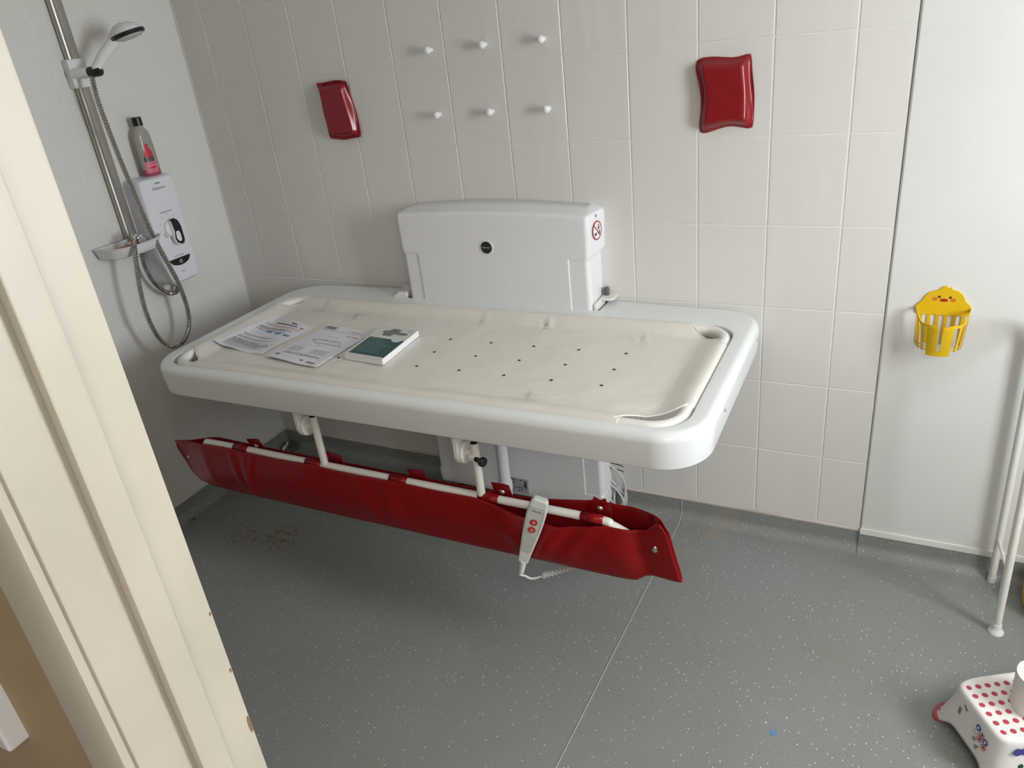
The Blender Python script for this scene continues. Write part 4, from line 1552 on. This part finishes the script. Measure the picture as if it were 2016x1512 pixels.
loft(bm, [[SF(r * math.cos(R(-5 - 30 * k / 8)), 1.135 + r * math.sin(R(-5 - 30 * k / 8)), d) for k in range(9)] + [SF((r + 0.002) * math.cos(R(-5 - 30 * k / 8)), 1.135 + (r + 0.002) * math.sin(R(-5 - 30 * k / 8)), d) for k in range(8, -1, -1)] for r, d in ((0.036, 0.0003), (0.036, 0.0007))], True, True, True)
obj('hot_mark', bm, SIGNRED, su, smooth=False)
text('lettering', 'Temperature', 0.0105, sfm(0, 1.196), GREYINK, su, 0.0002)
text('lettering', 'Advance', 0.0165, sfm(0.001, 1.281), GREYINK, su, 0.0002)
text('lettering', 'mira', 0.0125, sfm(0, 1.299), DARK, su, 0.0003)
text('lettering', 'Start / Stop', 0.0095, sfm(0, 1.032), GREYINK, su, 0.0002)
text('lettering', 'mira', 0.0085, sfm(0, 0.972), GREYINK, su, 0.0002)
bm = nb()
half_ = [Vector((-0.047, 1.023)), Vector((0.047, 1.023)), Vector((0.046, 1.016)), Vector((0.036, 1.004)), Vector((0.018, 0.997)), Vector((0.0, 0.995)), Vector((-0.018, 0.997)), Vector((-0.036, 1.004)), Vector((-0.046, 1.016))]
half_.reverse()
prism(bm, half_, lambda u, v, d: SF(u, v, d), -0.001, 0.003, 0.001)
sbtn = obj('start_button', bm, BLACK, su, smooth=False)
bm = nb()
loft(bm, [[SF(r * math.sin(R(35 + 290 * k / 16)), 1.0095 + r * math.cos(R(35 + 290 * k / 16)), d) for k in range(17)] + [SF((r - 0.0017) * math.sin(R(35 + 290 * k / 16)), 1.0095 + (r - 0.0017) * math.cos(R(35 + 290 * k / 16)), d) for k in range(16, -1, -1)] for r, d in ((0.0066, 0.0031), (0.0066, 0.0035))], True, True, True)
box(bm, UD + 0.0031, UD + 0.0035, YCs - 0.0009, YCs + 0.0009, 1.010, 1.0175)
obj('power_symbol', bm, WHITEPL, sbtn, smooth=False)
bm = nb()
cyl(bm, (0.045, -0.366, 0.935), (0.045, -0.366, 0.905), 0.0115, 16)
obj('outlet', bm, WHITEPL, su)

# ---- soap dish
DY, DZ = -0.522, 1.132
sd = thing('soap_dish', (0.03, DY, DZ - 0.035), 'white soap dish clipped to the foot of the shower rail', 'soap dish')


def dish_outline(sc, front):
    pts = [Vector((0.022, DY - 0.112 * sc)), ]
    for k in range(17):
        a = R(-90 + 180 * k / 16)
        c, s = math.cos(a), math.sin(a)
        pts.append(Vector((0.050 + front * (abs(c) ** 0.75), DY + 0.108 * sc * (1 if s > 0 else -1) * abs(s) ** 0.72)))
    pts.append(Vector((0.022, DY + 0.112 * sc)))
    return dedupe(pts)


bm = nb()
lv = []
for (sc, fr, z) in ((0.80, 0.066, DZ - 0.040), (0.90, 0.080, DZ - 0.036), (0.97, 0.092, DZ - 0.012), (1.0, 0.096, DZ - 0.004), (1.02, 0.100, DZ), (1.0, 0.097, DZ + 0.001), (0.97, 0.092, DZ - 0.004), (0.90, 0.082, DZ - 0.030), (0.80, 0.066, DZ - 0.034)):
    lv.append([Vector((max(p.x, 0.022 + 0.0035 * (len(lv) > 4)), p.y, z)) for p in dish_outline(sc, fr)])
loft(bm, lv, True, True, True)
obj('tray', bm, WHITEPL, sd, angle=50)
bm = nb()
box(bm, 0.026, 0.050, -0.515, -0.440, DZ - 0.052, DZ - 0.008, 0.006)
obj('rail_clip', bm, WHITEPL, sd)
for yy in (-0.565, -0.455):
    bm = nb()
    lathe(bm, (0.07, yy, DZ - 0.039), (0, 0, -1), [(-0.004, 0.011), (0.006, 0.010), (0.010, 0.006), (0.0105, 0.0)], 14)
    obj('drain_nub', bm, WHITEPL, sd)
bm = nb()
prism(bm, rrect(-0.066, 0.05, -0.014, 0.014, 0.010, 4), lambda u, v, d: Vector((0.070 + v * 0.95 + 0.12 * u, DY - 0.010 + u * 0.9, DZ - 0.033 + d)), 0.0, 0.022, 0.006)
sp = obj('soap_bar', bm, SOAP, None, at=(0.07, DY, DZ - 0.033))
tag(sp, 'thin orange soap bar lying in the white soap dish', 'soap')
bm = nb()
lathe(bm, (0.060, DY - 0.080, DZ - 0.028), (0.1, 0.25, 0.9), [(-0.004, 0.007), (0.010, 0.007), (0.016, 0.0055), (0.0165, 0.0)], 14)
cp = obj('bottle_cap', bm, WHITEPL, None, at=(0.060, DY - 0.080, DZ - 0.030))
tag(cp, 'small white cap in the end of the soap dish', 'cap')

# ---- shower gel bottle
gx, gy, gz = 0.046, -0.330, UZ1 - 0.0015
gb = thing('shower_gel_bottle', (gx, gy, gz), 'nearly empty clear shower gel bottle with black cap on the shower unit', 'bottle')


def oval(bm, prof, seg=28):
    loops = []
    for z, w, d in prof:
        loops.append([Vector((gx + d * math.cos(2 * PI * k / seg), gy + w * math.sin(2 * PI * k / seg), gz + z)) for k in range(seg)])
    loft(bm, loops, True, True, True)


bm = nb()
oval(bm, [(0.023, 0.0348, 0.0213), (0.03, 0.0350, 0.0215), (0.10, 0.0345, 0.021), (0.135, 0.0325, 0.020), (0.152, 0.027, 0.0185), (0.161, 0.0195, 0.0165), (0.165, 0.0150, 0.0145), (0.172, 0.0148, 0.0145)])
bo = obj('bottle_body', bm, BOTTLE, gb)
bm = nb()
oval(bm, [(0.0, 0.030, 0.018), (0.004, 0.0345, 0.021), (0.0232, 0.0349, 0.0214)])
obj('gel', bm, LIQUID, gb)
bm = nb()
lathe(bm, (gx, gy, gz + 0.172), (0, 0, 1), [(0, 0.0165), (0.001, 0.0172), (0.027, 0.0165), (0.029, 0.0150), (0.0292, 0.0)], 22)
obj('cap', bm, BLACK, gb)


def on_bottle(u, z, e=0.0008):
    w, d = 0.0350, 0.0215
    return Vector((gx + (d + e) * math.sqrt(max(0, 1 - (u / w) ** 2)), gy + u, gz + z))


def bottle_patch(bm, u0, u1, z0, z1, e=0.0008):
    n = 6
    a = [bm.verts.new(on_bottle(u0 + (u1 - u0) * k / n, z0, e)) for k in range(n + 1)]
    b = [bm.verts.new(on_bottle(u0 + (u1 - u0) * k / n, z1, e)) for k in range(n + 1)]
    ring_faces(bm, a, b, False)


LO = -0.010
bm = nb()
bottle_patch(bm, -0.020 + LO, 0.024 + LO, 0.012, 0.050)
obj('label_panel', bm, LABELPINK, gb, smooth=False)
bm = nb()
bottle_patch(bm, -0.018 + LO, 0.016 + LO, 0.051, 0.066)
obj('label_block', bm, BLACK, gb, smooth=False)
bm = nb()
for k in range(2):
    bottle_patch(bm, -0.014 + LO, 0.012 + LO, 0.060 - 0.006 * k, 0.0625 - 0.006 * k, 0.0012)
for z in (0.045, 0.041, 0.020, 0.016):
    bottle_patch(bm, -0.014 + LO, 0.014 + LO, z, z + 0.0015, 0.0012)
obj('label_print', bm, mat('label_print', (0.33, 0.12, 0.14), 0.5), gb, smooth=False)
bm = nb()
bottle_patch(bm, -0.012 + LO, 0.016 + LO, 0.026, 0.033, 0.0012)
obj('label_flash', bm, LABELRED, gb, smooth=False)
for (u, z, r) in ((0.0, 0.104, 0.0075), (-0.004, 0.096, 0.006), (0.004, 0.090, 0.007), (-0.006, 0.083, 0.0075), (0.008, 0.081, 0.0075), (0.0, 0.075, 0.008), (-0.010, 0.072, 0.006), (0.011, 0.072, 0.006)):
    bm = nb()
    n = 12
    c = bm.verts.new(on_bottle(u + LO, z, 0.0014))
    rg_ = [bm.verts.new(on_bottle(u + LO + r * math.cos(2 * PI * k / n), z + r * math.sin(2 * PI * k / n), 0.001)) for k in range(n)]
    for k in range(n):
        bm.faces.new((c, rg_[k], rg_[(k + 1) % n]))
    obj('berry_print', bm, LABELRED, gb, smooth=False)

# ================================================================== DUCK BASKET
dkY = -0.011
dk = thing('toy_basket', (2.616, dkY, 0.752), 'yellow plastic bath basket with a duck face on the white wall', 'basket')
bm = nb()
sil = [(2.549, 0.852), (2.5475, 0.870), (2.555, 0.880), (2.563, 0.887), (2.568, 0.900), (2.578, 0.911), (2.590, 0.9165), (2.600, 0.919), (2.605, 0.926), (2.613, 0.930), (2.619, 0.9295), (2.621, 0.925), (2.628, 0.927), (2.632, 0.921), (2.646, 0.917), (2.657, 0.909), (2.663, 0.898), (2.667, 0.888), (2.677, 0.880), (2.682, 0.870), (2.681, 0.852), (2.672, 0.846), (2.560, 0.846)]
sil = [Vector(p) for p in reversed(sil)]
prism(bm, sil, lambda x, z, d: Vector((x, dkY - d, z)), 0.0, 0.0045, 0.0012)
obj('back_plate', bm, YELLOW, dk, angle=50)


def duck_dot(name, x, z, rx, rz, m_, e=0.0):
    bm = nb()
    n = 16
    loft(bm, [[Vector((x + rx * math.cos(2 * PI * k / n), dkY - d, z + rz * math.sin(2 * PI * k / n))) for k in range(n)] for d in (0.0042, 0.0050 + e)], True, True, True)
    obj(name, bm, m_, dk, smooth=False)


duck_dot('eye', 2.6020, 0.8990, 0.0034, 0.0034, BROWN)
duck_dot('eye', 2.6285, 0.8985, 0.0034, 0.0034, BROWN)
duck_dot('cheek', 2.5920, 0.8930, 0.0064, 0.0054, ORANGE)
duck_dot('cheek', 2.6365, 0.8915, 0.0064, 0.0054, ORANGE)
duck_dot('beak', 2.6140, 0.8900, 0.0102, 0.0050, BEAK)
duck_dot('beak_line', 2.6140, 0.8900, 0.0088, 0.0014, mat('dark_red_print', (0.22, 0.015, 0.01), 0.5), 0.0003)
for k in range(6):
    x = 2.563 + 0.0205 * k
    bm = nb()
    loft(bm, [[Vector((x + a * (1 - 0.0 * z), dkY - d, z)) for a, d in ((-0.0042, 0.0005), (0.0042, 0.0005), (0.0042, 0.003), (-0.0042, 0.003))] for z in (0.7605, 0.850)], True, True, True)
    obj('back_slat', bm, YELLOW, dk, smooth=False)
DCX, DRX, DRY = 2.615, 0.0665, 0.082


def dcup(th, z, r=0.0):
    """Point on the cup wall: th 0 = right end at wall, 180 = left end."""
    k = 0.86 + 0.14 * smooth01((z - 0.752) / 0.09)
    a = R(th)
    return Vector((DCX + (DRX * k + r) * math.cos(a), dkY - 0.002 - (DRY * k + r) * abs(math.sin(a)) ** 0.8, z))


def rim_z(th):
    s = math.sin(R(th))
    return 0.869 - 0.024 * smooth01((s - 0.25) / 0.5) - (0.003 if 72 < th < 108 else 0)


def cup_strip(name, t0, t1, z0, z1, n=8, th=0.0024):
    bm = nb()
    loops = []
    for k in range(n + 1):
        t = t0 + (t1 - t0) * k / n
        a = z0(t) if callable(z0) else z0
        b = z1(t) if callable(z1) else z1
        loops.append([dcup(t, a), dcup(t, b), dcup(t, b, -th), dcup(t, a, -th)])
    loft(bm, loops, True, True, True)
    return obj(name, bm, YELLOW, dk, angle=50)


cup_strip('rim', 0, 84, lambda t: rim_z(t) - 0.008, rim_z, 20)
cup_strip('rim', 96, 180, lambda t: rim_z(t) - 0.008, rim_z, 20)
cup_strip('front_panel', 62, 85.5, 0.760, lambda t: rim_z(t) - 0.002, 8)
cup_strip('front_panel', 95.5, 121, 0.760, lambda t: rim_z(t) - 0.002, 8)
cup_strip('front_foot', 62, 121, 0.752, lambda t: 0.7655 + 0.003 * abs(t - 90) / 30, 14)
for t in (14, 29, 45, 135, 151, 166):
    cup_strip('side_slat', t - 3.2, t + 3.2, 0.762, lambda q: rim_z(q) - 0.003, 2)
for z in (0.775, 0.7655):
    bm = nb()
    tube(bm, [dcup(t, z, -0.0035) for t in range(2, 179, 6)], 0.0013, 6)
    obj('bottom_ring', bm, YELLOW, dk)

# ================================================================== STEP STOOL
su_ = Vector((0.500, -0.866, 0.0))            # short side
sv_ = Vector((0.866, 0.500, 0.0))             # long side
sc_ = Vector((2.921, -0.6255, 0.0))
SH = 0.14
ss = thing('step_stool', (sc_.x, sc_.y, 0.0), 'white plastic child step stool with pink anti-slip dots and pink feet', 'step stool')


def SP(u, v, z):
    p = sc_ + su_ * u + sv_ * v
    return Vector((p.x, p.y, z))


def super_pt(a, hu, hv, e):
    c, s = math.cos(a), math.sin(a)
    return hu * math.copysign(abs(c) ** e, c), hv * math.copysign(abs(s) ** e, s)


def stool_dd(a):
    return abs(math.atan2(abs(math.sin(a)), abs(math.cos(a))) - PI / 4) / (PI / 4)


def stool_arch(a):
    """Height of the lower edge: 0 at the four feet, arched between (higher on the long sides)."""
    d = stool_dd(a)
    end = abs(math.sin(a)) > abs(math.cos(a))
    return (0.034 if end else 0.060) * smooth01((d - 0.42) / 0.55)


def stool_wall(a, z):
    fl = (1 - z / SH) ** 1.6
    tu, tv = super_pt(a, 0.096, 0.174, 0.30)
    bu, bv = super_pt(a, 0.142, 0.205, 0.40)
    corner = 1 - smooth01((stool_dd(a) - 0.25) / 0.7)
    k_ = fl * (0.72 + 0.28 * corner)
    return tu + (bu - tu) * k_, tv + (bv - tv) * k_


NA = 120
bm = nb()
lvl = []
NZ = 12
for k in range(NZ + 1):
    row = []
    for i in range(NA):
        a = 2 * PI * i / NA
        zb = stool_arch(a) + 0.003
        z = zb + (SH - 0.010 - zb) * k / NZ
        row.append(SP(*stool_wall(a, z), z))
    lvl.append(row)
for (ins, z) in ((0.002, SH - 0.004), (0.007, SH), (0.014, SH - 0.0012), (0.05, SH - 0.0015)):
    lvl.append([SP(*super_pt(2 * PI * i / NA, 0.096 - ins, 0.174 - ins, 0.30), z) for i in range(NA)])
loft(bm, lvl, True, False, True)
body = obj('stool_body', bm, STOOL, ss, angle=50)
mm = body.modifiers.new('thickness', 'SOLIDIFY')
mm.thickness = 0.003
mm.offset = -1
# pink rubber feet
for (su0, sv0) in ((-1, -1), (1, -1), (1, 1), (-1, 1)):
    bm = nb()
    base = math.atan2(sv0, su0)
    lo = []
    for k in range(19):
        a = base + R(-24 + 48 * k / 18)
        bu, bv = stool_wall(a, 0.003)
        n = Vector((bu / 0.142, bv / 0.205)).normalized()
        lo.append([SP(bu + n.x * o_, bv + n.y * o_, z) for (o_, z) in ((-0.006, 0.0), (0.003, 0.0), (0.0055, 0.004), (0.004, 0.009), (-0.001, 0.0115), (-0.006, 0.010))])
    loft(bm, lo, True, True, True)
    ft = obj('rubber_foot', bm, PINK, ss)
# dots
bm = nb()
lathe(bm, (0, 0, 0), (0, 0, 1), [(-0.001, 0.0068), (0.0008, 0.0068), (0.0014, 0.0055), (0.0014, 0.0)], 16)
dot_me = mesh_of(bm)
for i in range(6):
    for j in range(14):
        piece('anti_slip_dot', dot_me, PINK, ss, SP(-0.064 + 0.0257 * i, -0.1525 + 0.0232 * j, SH - 0.0020))
# small dots printed on the toe
for (da, z) in ((-9, 0.016), (-3, 0.022), (4, 0.017), (10, 0.024), (1, 0.031)):
    a = math.atan2(-1, -1) + R(da)
    u, v = stool_wall(a, z)
    u2, v2 = stool_wall(a, z + 0.004)
    t = (SP(u2, v2, z + 0.004) - SP(u, v, z)).normalized()
    side = Vector((-t.y, t.x, 0)).normalized()
    bm = nb()
    lathe(bm, SP(u, v, z), side.cross(t), [(-0.001, 0.0032), (0.0006, 0.0032), (0.0008, 0.0)], 10)
    obj('toe_dot', bm, PINK, ss)


# printed symbols on the end face and front face
def end_face(v_, z, d):
    """Point on the short end wall (low v side): v_ runs along u."""
    t = (1 - z / SH) ** 1.6 * 0.72
    return SP(v_, -(0.174 + (0.205 - 0.174) * t) - d - 0.0006, z)


def decal(name, fn, pts, m_, d0=0.0002, d1=0.0009):
    bm = nb()
    loft(bm, [[fn(p[0], p[1], d) for p in pts] for d in (d0, d1)], True, True, True)
    return obj(name, bm, m_, ss, smooth=False)


def ellipse(cx, cz, rx, rz, n=16):
    return [(cx + rx * math.cos(2 * PI * k / n), cz + rz * math.sin(2 * PI * k / n)) for k in range(n)]


def ringdecal(name, cx, cz, rx, rz, m_, w=0.0012):
    bm = nb()
    n = 18
    a, b = ellipse(cx, cz, rx, rz, n), ellipse(cx, cz, rx - w, rz - w, n)
    loft(bm, [[end_face(p[0], p[1], d) for p in q] for q, d in ((a, 0.0003), (a, 0.0010), (b, 0.0010), (b, 0.0003))], True)
    obj(name, bm, m_, ss, smooth=False)


decal('safety_symbol', end_face, ellipse(0.022, 0.108, 0.0075, 0.0075), SIGNBLUE)
decal('safety_symbol', end_face, ellipse(0.052, 0.095, 0.0075, 0.0075), SIGNBLUE)
for (x, z) in ((0.037, 0.100), (0.035, 0.086), (0.052, 0.079)):
    ringdecal('safety_symbol', x, z, 0.0075, 0.0075, SIGNRED)
    decal('symbol_figure', end_face, ellipse(x, z, 0.0028, 0.0035, 8), SIGNRED)
ringdecal('safety_symbol', 0.019, 0.092, 0.0075, 0.0075, GREENGREY, 0.0008)
decal('symbol_figure', end_face, ellipse(0.022, 0.108, 0.003, 0.004, 8), WHITEPL, 0.0009, 0.0012)
decal('symbol_figure', end_face, ellipse(0.052, 0.095, 0.0035, 0.0045, 8), WHITEPL, 0.0009, 0.0012)
for (x, z) in ((0.022, 0.074), (0.034, 0.061)):
    decal('symbol_figure', end_face, [(x - 0.006, z - 0.006), (x + 0.002, z - 0.008), (x + 0.001, z - 0.002), (x + 0.006, z), (x + 0.005, z + 0.007), (x + 0.001, z + 0.004), (x - 0.005, z + 0.002)], GREENGREY)
decal('barcode_sticker', end_face, [(-0.048, 0.083), (-0.040, 0.080), (-0.040, 0.098), (-0.048, 0.101)], MIDGREY)
decal('size_mark', end_face, [(-0.036, 0.118), (-0.034, 0.118), (-0.024, 0.112), (-0.022, 0.114), (-0.024, 0.109), (-0.034, 0.115)], DARK)


def front_face(v_, z, d):
    t = (1 - z / SH) ** 1.6 * 0.72
    return SP(0.096 + (0.142 - 0.096) * t + d + 0.0006, v_, z)


cloud = [(-0.150, 0.112), (-0.140, 0.104), (-0.128, 0.107), (-0.118, 0.102), (-0.105, 0.106), (-0.092, 0.103), (-0.085, 0.112), (-0.092, 0.121), (-0.105, 0.119), (-0.115, 0.125), (-0.128, 0.121), (-0.140, 0.124)]
decal('front_print', front_face, cloud, PURPLE)
decal('front_print', front_face, [(-0.135, 0.070), (-0.128, 0.068), (-0.122, 0.075), (-0.126, 0.082), (-0.134, 0.079)], mat('dark_green_print', (0.02, 0.07, 0.05), 0.5))

# tub standing on the stool
tbx = Vector((2.888, -0.656, SH - 0.002))
bm = nb()
lathe(bm, tbx, (0, 0, 1), [(0, 0.047), (0.002, 0.0485), (0.096, 0.0500), (0.100, 0.0490), (0.1005, 0.030), (0.1000, 0.0)], 40)
tbo = obj('tub', bm, mat('white_tub', (0.80, 0.77, 0.73), 0.55), None, at=tuple(tbx))
tag(tbo, 'plain white cylindrical tub standing on the step stool', 'tub')

# ================================================================== TUBULAR SUPPORT FRAME AND BIN
fr = thing('support_frame', (3.0, -0.15, 0.0), 'white tubular steel support frame standing against the white wall', 'support frame')
for (x, s) in ((2.852, 1), (3.26, -1)):
    for (y, foot, lean) in ((-0.264, True, -0.012), (-0.040, False, -0.012)):
        bm = nb()
        tube(bm, [(x, y, 0.012 if foot else 0.002), (x + lean * 0.3, y, 0.25), (x + lean, y, 0.80)], 0.0105, 14)
        lg = obj('leg', bm, WHITETUBE, fr)
        bm = nb()
        if foot:
            lathe(bm, (x, y, 0.0), (0, 0, 1), [(0, 0.0205), (0.004, 0.0205), (0.010, 0.0165), (0.018, 0.0125), (0.030, 0.0122), (0.030, 0.0105)], 20)
        else:
            lathe(bm, (x, y, 0.0), (0, 0, 1), [(0, 0.0118), (0.020, 0.0118), (0.020, 0.0106)], 16)
        obj('ferrule', bm, WHITEPL, lg)
    bm = nb()
    tube(bm, spline([(x - 0.012, -0.264, 0.79), (x - 0.012, -0.255, 0.84), (x - 0.012, -0.22, 0.855), (x - 0.012, -0.09, 0.855), (x - 0.012, -0.05, 0.84), (x - 0.012, -0.040, 0.79)], 6), 0.0105, 12)
    obj('arm_rail', bm, WHITETUBE, fr)
    bm = nb()
    tube(bm, [(x - 0.003, -0.262, 0.21), (x - 0.003, -0.042, 0.155)], 0.0045, 8)
    obj('side_brace', bm, WHITETUBE, fr)
bm = nb()
tube(bm, [(2.840, -0.040, 0.78), (3.248, -0.040, 0.78)], 0.0095, 12)
obj('cross_bar', bm, WHITETUBE, fr)

bn = thing('bin', (3.015, -0.125, 0.0), 'round yellow plastic bin on the floor behind the tubular support frame', 'bin')
bm = nb()
lathe(bm, (3.015, -0.125, 0.0), (0, 0, 1), [(0, 0.080), (0.004, 0.088), (0.025, 0.094), (0.09, 0.098), (0.098, 0.092), (0.098, 0.080)], 36)
obj('bin_body', bm, BINYELLOW, bn)
bm = nb()
lathe(bm, (3.015, -0.125, 0.097), (0, 0, 1), [(0, 0.093), (0.004, 0.094), (0.012, 0.088), (0.018, 0.060), (0.020, 0.0)], 32)
obj('bin_lid', bm, BINYELLOW, bn)

# ================================================================== SMALL THINGS ON THE FLOOR
bm = nb()
chip = [Vector((2.339 + 0.0105 * r * math.cos(R(a)), -0.826 + 0.0085 * r * math.sin(R(a)))) for a, r in ((0, 1.0), (40, 1.0), (80, 0.9), (120, 1.05), (165, 1.0), (215, 0.95), (260, 1.0), (310, 0.95))]
prism(bm, chip, lambda x, y, h: Vector((x, y, h)), 0.0, 0.0012)
ch = obj('floor_chip', bm, BLUECHIP, None, smooth=False, at=(2.339, -0.826, 0.0))
tag(ch, 'tiny flat blue chip lying on the grey vinyl floor', 'chip')
bm = nb()
tube(bm, spline([(0.060, -0.30, 0.006), (0.052, -0.20, 0.006), (0.048, -0.15, 0.008), (0.046, -0.085, 0.016), (0.044, -0.062, 0.022), (0.040, -0.044, 0.030)], 6), 0.0038, 8)
rd = thing('corner_cord', (0.05, -0.15, 0.0), 'thin white cord lying on the floor in the shower corner', 'cord')
obj('cord', bm, WHITETUBE, rd)
bm = nb()
lathe(bm, (0.046, -0.085, 0.016), (-0.08, 0.5, 0.25), [(0, 0.0045), (0.004, 0.0065), (0.016, 0.0065), (0.020, 0.0045)], 12)
obj('cord_end', bm, WHITEPL, rd)
